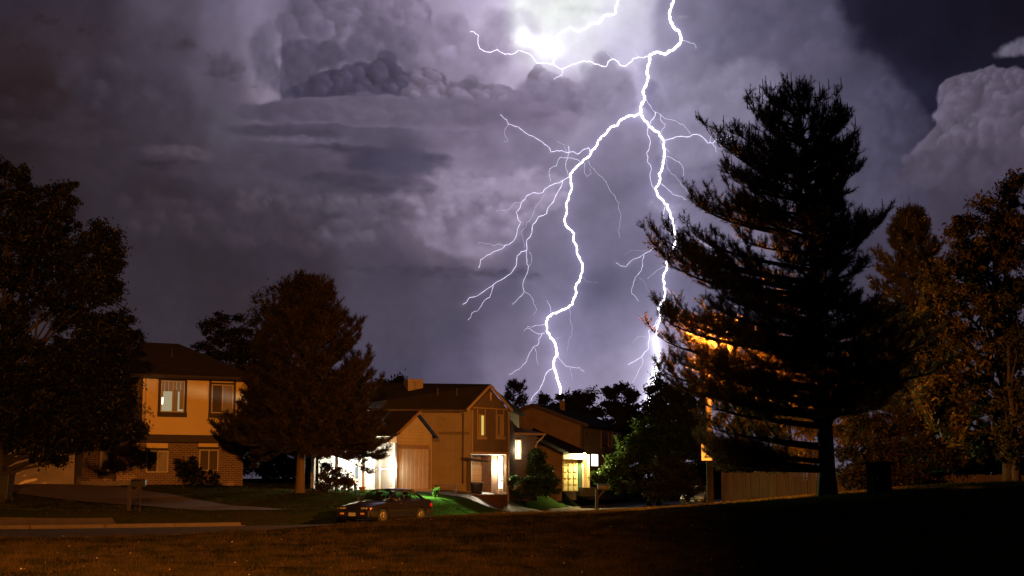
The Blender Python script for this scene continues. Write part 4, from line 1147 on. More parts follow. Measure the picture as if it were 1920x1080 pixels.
Fd.box(mb, r[0], r[1], .0, .05, r[2], r[3])
for i in range(3):
    for j in range(5):
        a, b = (r[1] - r[0]) / 3, (r[3] - r[2]) / 5
        Fd.box(mb, r[0] + a * i + .06, r[0] + a * (i + 1) - .06, -.035, -.003, r[2] + b * j + .05, r[2] + b * (j + 1) - .05)
mb.build('garage_door', mat('garage_olive', (.42, .38, .20), .6, .1, 2), h3)
mb = MB(); r = Fd.rect(1084, 861, 1090, 921); Fd.box(mb, r[0], r[1], -.02, .1, r[2], r[3]); mb.build('green_panel', m_green, h3)
mb = MB(); r = Fd.rect(1090.3, 861, 1093, 921); Fd.box(mb, r[0], r[1], -.1, .1, r[2], r[3]); r = Fd.rect(1102, 852, 1104, 914); Fd.box(mb, r[0], r[1], -.1, .1, r[2], r[3]); mb.build('porch_post', m_rake, h3)
mb = MB(); r = Fd.rect(1093.5, 855, 1106, 914, .5); Fd.box(mb, r[0], r[1], .5, .6, r[2] - .3, r[3]); mb.build('entry_wall', mat('entry_yellow', (.5, .4, .22), .7), h3)
mb = MB(); r = Fd.rect(1095, 866, 1101, 914, .45); Fd.box(mb, r[0], r[1], .44, .495, r[2], r[3]); mb.build('door', mat('door_brown', (.2, .12, .06), .6), h3)
mb = MB(); r = Fd.rect(1093, 914, 1116, 922, -.6); Fd.box(mb, r[0], r[1], -.6, .4, r[2] - .3, r[3]); mb.build('step', mat('step_dark', (.06, .055, .045), .8), h3)
l3 = Fd.P(Fd.px(1096, 853, -.25)[0], -.25, Fd.px(1096, 853, -.25)[1])
mb = MB(); mb.lathe(l3, [(.03, -.13), (.09, -.09), (.10, .07), (.04, .13)], 10); mb.build('porch_lamp', emat('porch_bulb_yellow', (1, .8, .35), 26), h3)
# ================================================================ vegetation
def leaf_mat(name, a, b, trans=.35, rough=.5, spec=.35, tcol=None):
    m, nt, out = new_mat(name)
    p = N(nt, 'ShaderNodeBsdfPrincipled'); p.inputs['Roughness'].default_value = rough; p.inputs['Specular IOR Level'].default_value = spec
    t = N(nt, 'ShaderNodeBsdfTranslucent')
    tc = N(nt, 'ShaderNodeTexCoord'); no = N(nt, 'ShaderNodeTexNoise'); no.inputs['Scale'].default_value = 1.6; no.inputs['Detail'].default_value = 5
    nt.links.new(tc.outputs['Object'], no.inputs['Vector'])
    r = N(nt, 'ShaderNodeValToRGB'); r.color_ramp.elements[0].position = .38; r.color_ramp.elements[1].position = .62
    r.color_ramp.elements[0].color = (*a, 1); r.color_ramp.elements[1].color = (*b, 1)
    nt.links.new(no.outputs[0], r.inputs[0]); nt.links.new(r.outputs[0], p.inputs['Base Color'])
    if tcol: t.inputs[0].default_value = (*tcol, 1)
    else: nt.links.new(r.outputs[0], t.inputs[0])
    mx = N(nt, 'ShaderNodeMixShader'); mx.inputs[0].default_value = trans
    nt.links.new(p.outputs[0], mx.inputs[1]); nt.links.new(t.outputs[0], mx.inputs[2]); nt.links.new(mx.outputs[0], out.inputs[0])
    return m
m_bark = mat('bark', (.085, .055, .038), .95, .4, 3, bump=1.0, bscale=9, stretch=(1, 1, .25))
m_bark2 = mat('dark_bark', (.022, .016, .012), .95, .4, 3, bump=.8, bscale=9)
m_pine = leaf_mat('pine_needles', (.030, .032, .011), (.070, .060, .022), .42, .30, .6, (.32, .22, .08))
m_pine2 = leaf_mat('pine_needles_brownish', (.011, .0085, .0045), (.026, .017, .009), .15, .5, .2)
m_leaf = leaf_mat('dark_leaves', (.004, .005, .002), (.014, .013, .005), .3, .45, .16)
m_leafg = leaf_mat('green_leaves', (.013, .032, .005), (.042, .075, .014), .4, .5, .15)
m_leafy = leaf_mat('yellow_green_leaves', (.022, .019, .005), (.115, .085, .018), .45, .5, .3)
m_far = leaf_mat('far_leaves', (.014, .014, .008), (.03, .03, .016), .1, .8, .1)

def rnd_unit(n):
    v = rng.normal(size=(n, 3)); return v / np.linalg.norm(v, axis=1)[:, None]
def leaf_quads(C, size, aspect=.36, up=.0):
    n = len(C)
    a = rnd_unit(n); b = rnd_unit(n)
    b -= (a * b).sum(1)[:, None] * a; b /= np.linalg.norm(b, axis=1)[:, None]
    L = (size * rng.uniform(.55, 1.45, n))[:, None]
    fold = np.cross(a, b) * L * .25
    V = np.stack([C - a * L, C + b * L * aspect + fold * .4, C + a * L, C - b * L * aspect + fold * .4], 1).reshape(-1, 3)
    return V, np.arange(4 * n).reshape(-1, 4)
def limb_pts(a, b, sag=.0, n=6, wob=.06):
    a, b = Vector(a), Vector(b); L = (b - a).length
    out = []
    for i in range(n + 1):
        t = i / n
        p = a.lerp(b, t); p.z += sag * L * t * (t - 1) * -1.0 * (1 if sag else 0)
        if 0 < i < n: p += Vector((random.uniform(-1, 1), random.uniform(-1, 1), random.uniform(-1, 1))) * L * wob
        out.append(p)
    return out
def broad_tree(name, label, base, lobes, Y, m, leaf=.07, per=1.0, tr=.2, group=None, depth=.8, clump=.28, bark=None, limbs=True, twiggy=0, part='crown', nofill=.55):
    """lobes: (px, py, rx_px, ry_px, dY) surveyed crown masses"""
    base = Vector(base)
    root = empty(name, base, label, 'shrub' if 'shrub' in name or 'hedge' in name or 'bush' in name else 'tree', group)
    CC, mb = [], MB()
    fork = None
    cen = []
    for px, py, rx, ry, dy in lobes:
        Yl = Y + dy
        c = at(px, py, Yl); k = Yl / FOC
        cen.append((c, rx * k, ry * k))
    if limbs:
        zmin = min(c.z - r2 for c, r1, r2 in cen); zmax = max(c.z + r2 for c, r1, r2 in cen)
        top = Vector((base.x + random.uniform(-.3, .3), base.y, base.z + (zmax - base.z) * .72))
        tp = limb_pts(base - Vector((0, 0, .3)), top, 0, 8, .015)
        mb.tube(tp, [tr * (1.25 if i == 0 else 1 - .09 * i) for i in range(9)], 9)
    for c, rx, rz in cen:
        ry_ = max(rx, rz) * depth
        vol = rx * rz
        nc = max(6, int(vol * 26 * per / max(clump, .1) * .28))
        d = rnd_unit(nc); rr = rng.uniform(nofill, 1.02, nc) ** .7
        jig = 1 + .22 * np.sin(d[:, 0] * 5 + c.x) * np.cos(d[:, 2] * 6 + c.z)
        P = np.array(c) + d * (rr * jig)[:, None] * np.array([rx, ry_, rz])
        if limbs:
            q = Vector((base.x, base.y, 0)); zt_ = base.z + (c.z - base.z) * random.uniform(.35, .6)
            f = min(max((zt_ - base.z) / max(top.z - base.z, .1), 0), 1)
            st = base.lerp(top, f)
            mb.tube(limb_pts(st, c, .1, 5, .04), [tr * .42, tr * .34, tr * .27, tr * .2, tr * .15, tr * .1], 6)
            for j in range(min(len(P), 26)):
                mb.tube(limb_pts(c, Vector(P[rng.integers(len(P))]), 0, 3, .06), [tr * .09, tr * .07, tr * .05, tr * .03], 3, cap=False)
        k = int((95 if not twiggy else 22) * (clump / .28) ** 2 * (.07 / leaf) ** 1.3) + 4
        off = rng.normal(size=(len(P), k, 3)) * clump * .5 * np.array([1, 1, .75])
        # leaves hang in short sprays: two strands per clump
        CC.append((P[:, None, :] + off * rng.uniform(.3, 1.3, (len(P), 1, 1))).reshape(-1, 3))
    C = np.concatenate(CC)
    V, F = leaf_quads(C, leaf)
    if limbs: mb.build('trunk', bark or m_bark2, root)
    link_mesh(part, fast_mesh(part, V, F, 4), m, root)
    return root, len(F)

def needles(P, D, K, L, w, spread=.75):
    """P,D (n,3): tufts and their directions -> triangles"""
    n = len(P)
    d = D[:, None, :] + rng.normal(size=(n, K, 3)) * spread
    d /= np.linalg.norm(d, axis=2)[..., None]
    p = P[:, None, :] + D[:, None, :] * rng.uniform(-.5, .5, (n, K, 1)) * L * .7
    s = rng.normal(size=(n, K, 3)); s -= (s * d).sum(2)[..., None] * d; s /= np.linalg.norm(s, axis=2)[..., None]
    l = L * rng.uniform(.65, 1.15, (n, K, 1))
    V = np.stack([p - s * w * .5, p + s * w * .5, p + d * l], 2).reshape(-1, 3)
    return V, np.arange(len(V)).reshape(-1, 3)
def pine(name, label, px0, Y, py_base, py_top, env, nb, tw, K, L, w, m, tr, extra=(), group=None, zlow=None, rise=.28, candles=0, front=1.0, bark=None, tipup=.25, density=1.0, leanx=0.0, second=False):
    """env: rows (py, px_left, px_right) of the surveyed outline"""
    k = Y / FOC
    bz = hz(gx(px0, Y), Y)
    base = Vector((gx(px0, Y), Y, bz))
    ztop = at(px0, py_top, Y).z
    root = empty(name, base, label, 'tree', group)
    ez = np.array([at(px0, r[0], Y).z for r in env][::-1])
    lx = lambda z: leanx * k * max(0.0, (z - bz) / (ztop - bz)) ** 1.4
    el_ = np.array([(px0 - r[1]) * k for r in env][::-1]) + np.array([lx(z) for z in ez]); er_ = np.array([(r[2] - px0) * k for r in env][::-1]) - np.array([lx(z) for z in ez])
    def reach(z, az_):
        l, r_ = np.interp(z, ez, el_), np.interp(z, ez, er_)
        mean = (l + r_) / 2 * front
        sx = r_ if math.cos(az_) > 0 else l
        return math.hypot(sx * abs(math.cos(az_)) ** .55, mean * math.sin(az_)) * (1.0 if abs(math.cos(az_)) > .5 else .95)
    tb = MB()
    n = 14
    lean = random.uniform(-.1, .1)
    def axis(z):
        t = (z - bz) / (ztop - bz)
        return Vector((base.x + lean * math.sin(t * 3) + lx(z), base.y, z))
    tb.tube([axis(bz - .3 + (ztop - bz + .3) * i / n) for i in range(n + 1)], [tr * (1.28 if i == 0 else (1.0 - .93 * i / n)) for i in range(n + 1)], 12)
    TP, TD = [], []
    br = MB()
    cand = MB()
    zs = np.sort(rng.uniform(ez[0] + .1, ztop - .15, nb))
    tips = []
    ga = 0.0
    for z in zs:
        ga += 2.39996 + random.uniform(-.35, .35)
        R_ = reach(z, ga) * random.choice([1, 1, .97, .92, .84, .7, .5])
        tips.append((z, ga, R_))
    for px, py, dy in extra:
        t = at(px, py, Y + dy)
        v = Vector((t.x - base.x, t.y - base.y)); tips.append((t.z, math.atan2(v.y, v.x), v.length))
    for z, a_, R_ in tips:
        if second: R_ -= min(.24, .08 + R_ * .05)
        if R_ < .12: R_ = .12
        dirh = Vector((math.cos(a_), math.sin(a_), 0))
        f = (z - bz) / (ztop - bz)
        zi = z - R_ * (rise + .35 * f * f)
        if zlow is not None and zi < zlow: zi = zlow + random.uniform(0, .4)
        zi = max(zi, bz + .8)
        p0 = axis(zi); p3 = axis(z) + dirh * R_
        p1 = p0 + dirh * R_ * .4 + Vector((0, 0, (z - zi) * .25)); p2 = p0 + dirh * R_ * .78 + Vector((0, 0, (z - zi) * (.75 - tipup * .6)))
        pts = []
        for i in range(9):
            t = i / 8
            pts.append(p0 * (1 - t) ** 3 + p1 * 3 * t * (1 - t) ** 2 + p2 * 3 * t * t * (1 - t) + p3 * t ** 3)
        rb_ = .018 + .014 * R_
        br.tube(pts, [rb_ * (1.35 - 1.2 * i / 8) + .003 for i in range(9)], 5, cap=False)
        nt_ = max(3, int(tw * (.35 + R_ / 3.2) * density))
        def spray(q, d, ln):
            e = q + d * ln
            br.tube([q, q + d * ln * .5 + Vector((0, 0, -.02)), e], [.009, .007, .004], 3, cap=False)
            m_ = max(2, int(ln / (L * .55)))
            for s in range(m_):
                u = (s + .6) / m_
                TP.append(q + d * ln * u + Vector((random.gauss(0, .02), random.gauss(0, .02), random.gauss(0, .02))))
                TD.append((d + Vector((0, 0, .35 * u))).normalized())
            if candles and f > .45 and random.random() < candles * f:
                h = random.uniform(.16, .42) * (1 if f > .75 else .6)
                cand.tube([e, e + Vector((random.uniform(-.02, .02), 0, h))], [.019, .009], 4)
        sidev = Vector((-dirh.y, dirh.x, 0))
        if second:
            nb2 = int(4 + R_ * 2.6)
            for j in range(nb2):
                t = 1 - (j + random.random()) / nb2 * .74
                i = min(int(t * 8), 7); q = pts[i].lerp(pts[i + 1], t * 8 - i)
                tang = (pts[i + 1] - pts[i]).normalized()
                sd = 1 if j % 2 else -1
                d2 = (tang * random.uniform(.5, 1.0) + sidev * sd * random.uniform(.35, 1.2) + Vector((0, 0, random.uniform(-.14, .75)))).normalized()
                l2 = random.uniform(.35, .95) * (.45 + .22 * min(R_, 5)) * (1.3 - t * .65)
                if t > .95: d2 = (tang + Vector((0, 0, .4))).normalized()
                c2 = [q, q + d2 * l2 * .5 - Vector((0, 0, .03)), q + d2 * l2 + Vector((0, 0, l2 * .18))]
                br.tube(c2, [.014, .011, .006], 4, cap=False)
                n3 = max(4, int(tw * .26 * (.6 + l2)))
                for _ in range(n3):
                    u = random.random() ** .6
                    qq = (c2[0].lerp(c2[1], u * 2) if u < .5 else c2[1].lerp(c2[2], u * 2 - 1))
                    d3 = (d2 * random.uniform(.4, 1.1) + Vector((random.gauss(0, .5), random.gauss(0, .5), random.uniform(-.1, 1.15)))).normalized()
                    spray(qq, d3, random.uniform(.14, .38))
            if random.random() < .12:      # a bare dead twig
                q = pts[4]; br.tube([q, q + (sidev * random.choice([-1, 1]) + Vector((0, 0, -.3))) * random.uniform(.4, .9)], [.012, .004], 4, cap=False)
        else:
          for j in range(nt_):
            t = 1 - random.random() ** 1.15 * .72
            i = min(int(t * 8), 7); q = pts[i].lerp(pts[i + 1], t * 8 - i)
            tang = (pts[i + 1] - pts[i]).normalized()
            side = sidev * random.choice([-1, 1])
            ln = random.uniform(.22, .55) * (.5 + .35 * min(R_, 3)) * (1.25 - t * .75)
            d = (tang * random.uniform(.35, 1.1) + side * random.uniform(.0, 1.2) + Vector((0, 0, random.uniform(-.15, 1.25)))).normalized()
            spray(q, d, ln)
    for i in range(30 if candles else 8):      # leader
        z = ztop - random.random() * .9
        TP.append(axis(z)); TD.append(Vector((random.uniform(-.4, .4), random.uniform(-.4, .4), 1)).normalized())
    if candles:
        cand.tube([axis(ztop - .2), axis(ztop + .38)], [.022, .01], 5)
        for q in range(5): cand.tube([axis(ztop - .25), axis(ztop) + Vector((random.uniform(-.18, .18), random.uniform(-.1, .1), random.uniform(-.1, .12)))], [.016, .008], 4)
    V, F = needles(np.array([tuple(v) for v in TP]), np.array([tuple(v) for v in TD]), K, L, w)
    tb.build('trunk', bark or m_bark, root)
    br.build('branch_work', m_bark2, root)
    if candles:
        co_ = cand.build('candles', mat('pine_candle', (.16, .085, .045), .8), root); tag(co_, kind='stuff')
    link_mesh('needles', fast_mesh('needles', V, F, 3), m, root)
    return root, len(F)
cnt = {}
# ---- big pine in front of the street lamp
_, cnt['pine'] = pine('pine_tree', 'tall black pine with upright candle shoots that hides the glowing street lamp', 1546, 45.0, 930, 165,
    [(168,1492,1530),(195,1440,1560),(228,1424,1616),(262,1362,1632),(300,1350,1638),(335,1352,1622),(370,1322,1582),(400,1338,1590),(425,1350,1630),(445,1290,1655),(480,1268,1640),(510,1272,1635),(545,1312,1620),(575,1320,1620),(600,1268,1660),(640,1256,1690),(680,1248,1690),(720,1268,1710),(750,1290,1690),(785,1340,1640)],
    190, 34, 13, .16, .013, m_pine, .29, candles=.13, tipup=.5, front=.8, leanx=-36, second=True, rise=.16,
    extra=[(1240,445,-.5),(1238,470,.5),(1262,500,0),(1310,375,0),(1312,385,.6),(1355,262,0),(1430,200,.3),(1470,185,-.3),(1620,235,0),(1632,262,.4),(1640,300,-.3),(1682,415,0),(1672,425,.8),(1655,440,-.6),
           (1245,592,.3),(1250,606,-.4),(1262,588,1),(1240,640,.2),(1238,700,.3),(1250,720,-.5),(1262,680,1),(1760,640,0),(1740,612,.6),(1785,690,-.4),(1700,590,0),
           (1315,800,.5),(1325,850,.2),(1345,880,.6),(1380,872,-.4),(1312,830,1.0),(1330,865,-.8),(1355,880,-.2),(1400,868,.3),(1322,845,-.3),(1340,866,1.2),(1360,845,-1),(1400,820,1),
           (1300,612,3.6),(1345,606,4.0),(1362,640,3.6),(1300,650,3.4),(1330,690,2.5),(1310,740,2.5)])
# ---- smaller pine beyond it
_, cnt['pine2'] = pine('pine_tree', 'smaller pine with a pointed top between the tall black pine and the gold lit tree', 1722, 66.0, 915, 398,
    [(398,1712,1732),(430,1686,1752),(470,1650,1778),(520,1650,1790),(580,1630,1800),(650,1610,1815),(720,1600,1830),(790,1590,1840),(850,1600,1830),(895,1620,1800)],
    170, 40, 14, .19, .018, m_pine, .19, candles=.03, tipup=.4, second=True, rise=.2)
# ---- dense pine in the yard of the brown house
_, cnt['pine3'] = pine('pine_tree', 'dense rounded dark brown pine on the lawn between the tan house and the brown house', 566, 68.0, 918, 522,
    [(522,560,590),(548,520,622),(590,490,640),(610,484,668),(650,472,698),(700,462,706),(750,455,716),(800,445,722),(840,440,724),(872,452,715)],
    210, 44, 12, .20, .020, m_pine2, .24, tipup=.4, front=.95, zlow=3.2, rise=.4, second=True,
    extra=[(402,808,0),(420,790,.5),(415,825,-.4),(440,815,.3),(720,790,0),(722,835,0),(715,860,.5),(690,880,0)])
# ---- leafy tree at the left edge
T1 = [(10,350,58,50,0),(55,372,34,30,.5),(115,372,36,38,0),(70,430,80,55,.5),(180,452,50,34,0),(208,478,30,42,.4),(140,500,80,44,-.5),(195,540,42,34,.2),(20,480,80,80,0),(110,560,80,36,0),(18,600,36,60,0),(150,610,52,40,.6),(215,618,52,42,0),(240,640,28,26,.3),(60,680,90,52,0),(150,690,80,46,-.4),(215,700,44,40,.3),(80,750,110,50,.4),(190,760,58,44,0),(130,810,100,38,0),(232,800,40,22,-.2),(262,808,22,14,0),(30,822,60,30,.2),(85,846,44,20,0),(100,866,20,8,.3),(178,826,48,20,.4),(10,760,70,60,0)]
_, cnt['t1'] = broad_tree('leafy_tree', 'large dark leafy tree at the left edge in front of the tan house garage', gp(8, 60), T1, 60, m_leaf, leaf=.085, per=2.0, tr=.26, clump=.34, nofill=.35)
# ---- trees behind the tan house
_, cnt['t2'] = broad_tree('leafy_tree', 'thin airy tree whose top shows beside the dense brown pine', gp(500, 92), [(490,560,28,26,0),(470,590,26,20,1),(515,545,18,14,0),(505,600,30,30,-.5),(480,630,34,26,0)], 92, m_far, leaf=.09, per=.55, tr=.2, clump=.5, twiggy=1, nofill=.1)
_, cnt['t2b'] = broad_tree('leafy_tree', 'dark bushy tree behind the right end of the tan house roof', gp(430, 86), [(395,625,26,26,0),(425,610,30,26,0),(385,655,18,16,0),(430,655,52,36,0),(470,640,40,38,.5),(480,690,40,40,0),(450,720,50,40,0)], 86, m_leaf, leaf=.10, per=1.0, tr=.2, clump=.36, nofill=.3)
broad_tree('leafy_tree', 'dark low tree filling the gap between the tan house and the veranda', gp(505, 86), [(500,800,50,50,0),(480,860,44,40,0),(530,850,50,46,0),(560,880,50,30,0),(600,850,40,40,0)], 86, m_far, leaf=.13, per=1.6, tr=.12, clump=.4, nofill=.1)
broad_tree('leafy_hedge', 'dark hedge behind the fence at the right edge of the photo', gp(1880, 80), [(1760,880,60,26,0),(1830,870,60,36,0),(1900,870,60,36,0),(1960,865,50,40,0),(1690,885,50,22,0),(1610,888,60,22,0)], 80, m_far, leaf=.13, per=1.8, tr=.1, clump=.4, limbs=False, part='foliage', nofill=.1)
broad_tree('leafy_hedge', 'dark hedge across the end of the street behind the pale car', gp(1320, 112), [(1290,895,40,34,0),(1340,890,40,40,0),(1390,880,50,50,0),(1250,900,40,30,0),(1450,885,50,40,0)], 112, m_far, leaf=.16, per=1.8, tr=.1, clump=.45, limbs=False, part='foliage', nofill=.1)
# ---- far skyline trees
G0 = 'dark trees on the skyline behind the houses'
far = [('bushy treetop showing over the ridge of the brown house left of its roof cooler', 728, 125, [(712,716,12,8,0),(735,722,20,8,0),(750,714,12,8,0)]),
 ('low wide dark tree behind the ridge of the umber house next to its chimney', 1035, 122, [(1022,752,16,12,0),(1045,762,24,18,0)]),
 ('ragged dark tree with bare twigs between the left lightning strike and the gap', 1080, 118, [(1065,752,20,14,0),(1092,748,18,14,0),(1106,742,8,9,0),(1085,772,36,20,0),(1115,775,18,14,0)]),
 ('dark tree with a clumpy top between the two lightning strikes', 1165, 112, [(1142,738,14,11,0),(1165,730,16,10,0),(1185,742,14,12,0),(1150,768,26,26,0),(1185,775,30,28,0),(1170,810,40,30,0)]),
 ('tall dark tree at the foot of the right lightning strike', 1232, 104, [(1222,738,12,18,0),(1238,720,12,22,0),(1256,742,22,26,0),(1235,775,34,30,0),(1275,790,36,40,0),(1230,830,50,40,0),(1300,760,30,40,0),(1310,830,40,50,0)])]
for lab, px, Yf, lb in far:
    broad_tree('skyline_tree', lab, gp(px, Yf), lb, Yf, m_far, leaf=.16, per=1.5, tr=.2, clump=.45, group=G0, nofill=.2)
pine('spruce_tree', 'small dark spruce with two pointed tops right of the brown house gable', 962, 118, 900, 712, [(712,960,964),(730,946,985),(745,942,992),(770,938,998),(800,930,1005)], 60, 12, 9, .3, .05, m_far, .15, extra=[(982,722,0),(984,716,.3),(986,730,0),(978,728,0)], group=None, bark=m_bark2)
# ---- tree lit green by the yellow porch
_, cnt['t7'] = broad_tree('leafy_tree', 'broad tree lit green by the yellow porch light of the umber house', gp(1215, 92), [(1236,812,34,24,1),(1205,812,40,30,0),(1180,838,34,24,-1),(1235,850,60,40,0),(1185,875,38,26,-1),(1160,868,20,16,-1.5),(1275,840,36,36,1),(1145,885,26,16,-1),(1130,892,18,10,-1.5),(1175,905,46,20,-.5),(1285,815,24,20,1)], 92, m_leafg, leaf=.12, per=1.5, tr=.18, clump=.34, nofill=.3)
_, cnt['b7'] = broad_tree('round_bush', 'large unlit round bush left of the parked pale car', gp(1262, 86), [(1255,890,46,38,0),(1285,905,34,34,0),(1235,915,30,24,0)], 86, m_far, leaf=.10, per=1.6, tr=.1, clump=.3, limbs=False, part='foliage', nofill=.3)
_, cnt['s8'] = broad_tree('upright_shrub', 'tall feathery green shrub between the brown house wing and the umber house', gp(1006, 83), [(1004,864,22,18,0),(1008,850,16,10,0),(1010,884,26,20,0),(988,874,12,14,0)], 83, m_leafg, leaf=.09, per=4, tr=.06, clump=.22, limbs=False, part='foliage', nofill=.2)
_, cnt['s9'] = broad_tree('clipped_hedge', 'low rounded green hedge in front of the tall feathery shrub', gp(985, 80), [(964,908,19,15,0),(990,911,26,17,-.3),(1015,910,24,18,0),(1034,906,18,16,.5)], 79.5, m_leafg, leaf=.09, per=4, tr=.05, clump=.22, limbs=False, part='foliage')
broad_tree('dry_shrub', 'patch of brownish dry shrub at the front of the green hedge', gp(975, 78.6), [(974,916,10,9,0)], 78.6, m_leafy, leaf=.07, per=3, tr=.03, clump=.2, limbs=False, part='foliage')
broad_tree('leafy_shrub', 'leafy shrub against the brick wall of the tan house', gp(352, 70.5), [(352,885,16,22,0),(378,892,22,14,0),(340,870,8,18,0),(398,898,14,9,0),(362,868,8,12,0)], 70.5, m_leaf, leaf=.085, per=1.6, tr=.03, clump=.24, part='foliage')
broad_tree('scruffy_juniper_shrub', 'scruffy dark juniper in front of the lit veranda', gp(632, 70), [(628,900,22,24,0),(648,905,16,20,0),(612,890,20,26,0),(600,915,22,12,0)], 70, m_pine2, leaf=.09, per=1.5, tr=.04, clump=.26, part='foliage', nofill=.2)
broad_tree('flower_bed_shrub', 'low row of green leaves along the foot of the lit veranda', gp(660, 71), [(640,922,12,7,0),(660,925,14,6,0),(680,928,12,5,0)], 71, m_leafg, leaf=.07, per=3, tr=.02, clump=.16, limbs=False, part='foliage')
broad_tree('small_weed_shrub', 'single small bright green weed at the edge of the asphalt drive', gp(819, 71), [(819,917,4,6,0),(817,923,5,4,0)], 71, m_leafg, leaf=.06, per=5, tr=.015, clump=.12, part='foliage')
broad_tree('porch_shrub', 'small bright green shrub left of the mailbox beside the yellow porch', gp(1124, 90), [(1118,893,12,10,0),(1130,898,12,10,0)], 90, m_leafg, leaf=.10, per=3, tr=.03, clump=.2, part='foliage')
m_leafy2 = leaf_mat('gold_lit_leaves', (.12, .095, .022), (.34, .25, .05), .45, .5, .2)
# ---- right edge, lit gold by the street lamp
T11 = [(1730,650,34,50,-1),(1745,540,28,30,-.5),(1740,740,30,50,-1),(1700,700,30,40,0),(1760,520,30,34,-1),(1750,600,36,40,-1.5),(1765,690,40,44,-1),(1770,770,40,40,-.5),(1820,460,30,26,0),(1890,420,34,34,0),(1850,392,34,26,.5),(1880,360,30,26,1),(1905,345,26,22,1),(1815,415,24,20,0),(1795,435,18,16,-.5),(1850,450,60,44,.5),(1900,440,44,60,1),(1810,500,46,34,-.5),(1870,520,60,50,0),(1790,560,42,34,-1),(1840,590,54,40,-1),(1900,590,50,60,.5),(1780,620,34,26,-1.5),(1830,660,56,44,-1),(1895,680,50,50,0),(1800,720,40,30,-1),(1870,750,60,44,-.5),(1840,820,50,34,0),(1800,800,34,26,-1),(1900,830,40,40,.5)]
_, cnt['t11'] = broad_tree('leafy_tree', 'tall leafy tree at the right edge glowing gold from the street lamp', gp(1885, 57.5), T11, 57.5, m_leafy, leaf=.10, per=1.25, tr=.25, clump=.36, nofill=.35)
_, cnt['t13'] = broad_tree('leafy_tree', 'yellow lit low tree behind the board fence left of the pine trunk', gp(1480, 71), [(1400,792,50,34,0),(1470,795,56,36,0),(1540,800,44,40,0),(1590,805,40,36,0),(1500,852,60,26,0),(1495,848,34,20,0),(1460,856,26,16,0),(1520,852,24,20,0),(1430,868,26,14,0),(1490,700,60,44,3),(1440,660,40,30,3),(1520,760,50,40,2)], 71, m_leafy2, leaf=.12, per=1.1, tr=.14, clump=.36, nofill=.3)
_, cnt['t14'] = broad_tree('spreading_bush', 'wide shaggy brown lit bush behind the dark utility cabinet', gp(1640, 63), [(1600,860,46,40,0),(1660,850,50,44,0),(1590,900,34,20,0),(1700,880,44,36,0),(1650,895,40,20,0),(1750,850,50,34,1),(1700,800,60,34,1),(1620,800,50,36,1)], 63, m_pine2, leaf=.10, per=1.3, tr=.08, clump=.32, part='foliage', nofill=.2)
_, cnt['t15'] = broad_tree('leafy_tree', 'dark tree above the right end of the fence', gp(1900, 55), [(1912,640,30,50,0),(1915,560,24,40,0),(1905,740,34,44,0),(1900,820,34,40,0)], 55, m_far, leaf=.1, per=1.2, tr=.18, clump=.36, nofill=.3)
print('faces', cnt)

# ---- grass
def blades(n, ylo, yhi, hmin, hmax, w, name, m, keep, px0=-120, px1=2040, cl=1.0):
    Y = ylo * (yhi / ylo) ** rng.random(n)
    X = (rng.uniform(px0, px1, n) - 960) / FOC * Y
    X += rng.normal(size=n) * .02
    k = keep(X, Y)
    # clumpy growth
    den = fbm(X * 10, Y * 10, 18, 3, seed=14) + fbm(X * 10, Y * 10, 5, 2, seed=19) * .7
    k &= rng.random(n) < np.clip(.55 + den * 1.6 * cl, .1, 1)
    X, Y, den = X[k], Y[k], den[k]
    Z = height(X, Y) - .01
    n = len(X)
    h = rng.uniform(hmin, hmax, n) * np.clip(1 + den * .9, .4, 1.7)
    a = rng.uniform(0, 2 * np.pi, n); ln = rng.normal(size=(n, 2)) * .45 * h[:, None]
    b = np.stack([np.cos(a), np.sin(a), np.zeros(n)], 1) * (w * .5)
    P = np.stack([X, Y, Z], 1)
    V = np.stack([P - b, P + b, P + np.stack([ln[:, 0], ln[:, 1], h], 1)], 1).reshape(-1, 3)
    o = link_mesh(name, fast_mesh(name, V, np.arange(3 * n).reshape(-1, 3), 3), m)
    tag(o, kind='stuff'); return o
def grass_mat(name, a, b):
    return leaf_mat(name, a, b, .25, .8, .03)
def near_keep(X, Y):
    d, s = road_dist(X, Y); return (s < 0) & (d > HW + .32)
def yard_keep(X, Y):
    d, s = road_dist(X, Y)
    k = (s > 0) & (d > HW + .3)
    return k
def poly_mask(X, Y, poly):
    ins = np.zeros(X.shape, bool); n = len(poly)
    for i in range(n):
        (x0, y0), (x1, y1) = poly[i], poly[(i + 1) % n]
        c = ((y0 > Y) != (y1 > Y)) & (X < (x1 - x0) * (Y - y0) / (y1 - y0 + 1e-12) + x0)
        ins ^= c
    return ins
dp1 = [G(-40, 66.5), G(0, 64.5), G(120, 62), G(300, 59.5), G(395, 57.8)] + [G(156, 70.0), G(225, 69.5), G(330, 67), G(460, 62.5), G(545, 60.3)][::-1]
dp2 = [G(748, 73.5), G(860, 73.5), G(960, 76), G(1045, 79.8)] + [G(818, 76.2), G(890, 79.4), G(962, 80.5), G(1055, 84)][::-1]
dp3 = [G(1050, 91.5), G(1060, 89), G(1130, 86), G(1200, 84)] + [G(1092, 92), G(1120, 90.5), G(1180, 88), G(1245, 86)][::-1]
def yk(X, Y):
    k = yard_keep(X, Y)
    for p in (dp1, dp2, dp3): k &= ~poly_mask(X, Y, p)
    return k
m_gr1 = grass_mat('dry_park_grass', (.028, .029, .010), (.100, .066, .026))
m_gr2 = grass_mat('lawn_grass', (.016, .040, .009), (.045, .085, .020))
blades(620000, 21.5, 58, .035, .085, .011, 'park_grass', m_gr1, near_keep)
blades(45000, 21.5, 42, .09, .17, .013, 'tall_grass', m_gr1, near_keep, cl=3.0)
m_gr3 = grass_mat('dry_lawn_grass', (.020, .026, .008), (.060, .052, .020))
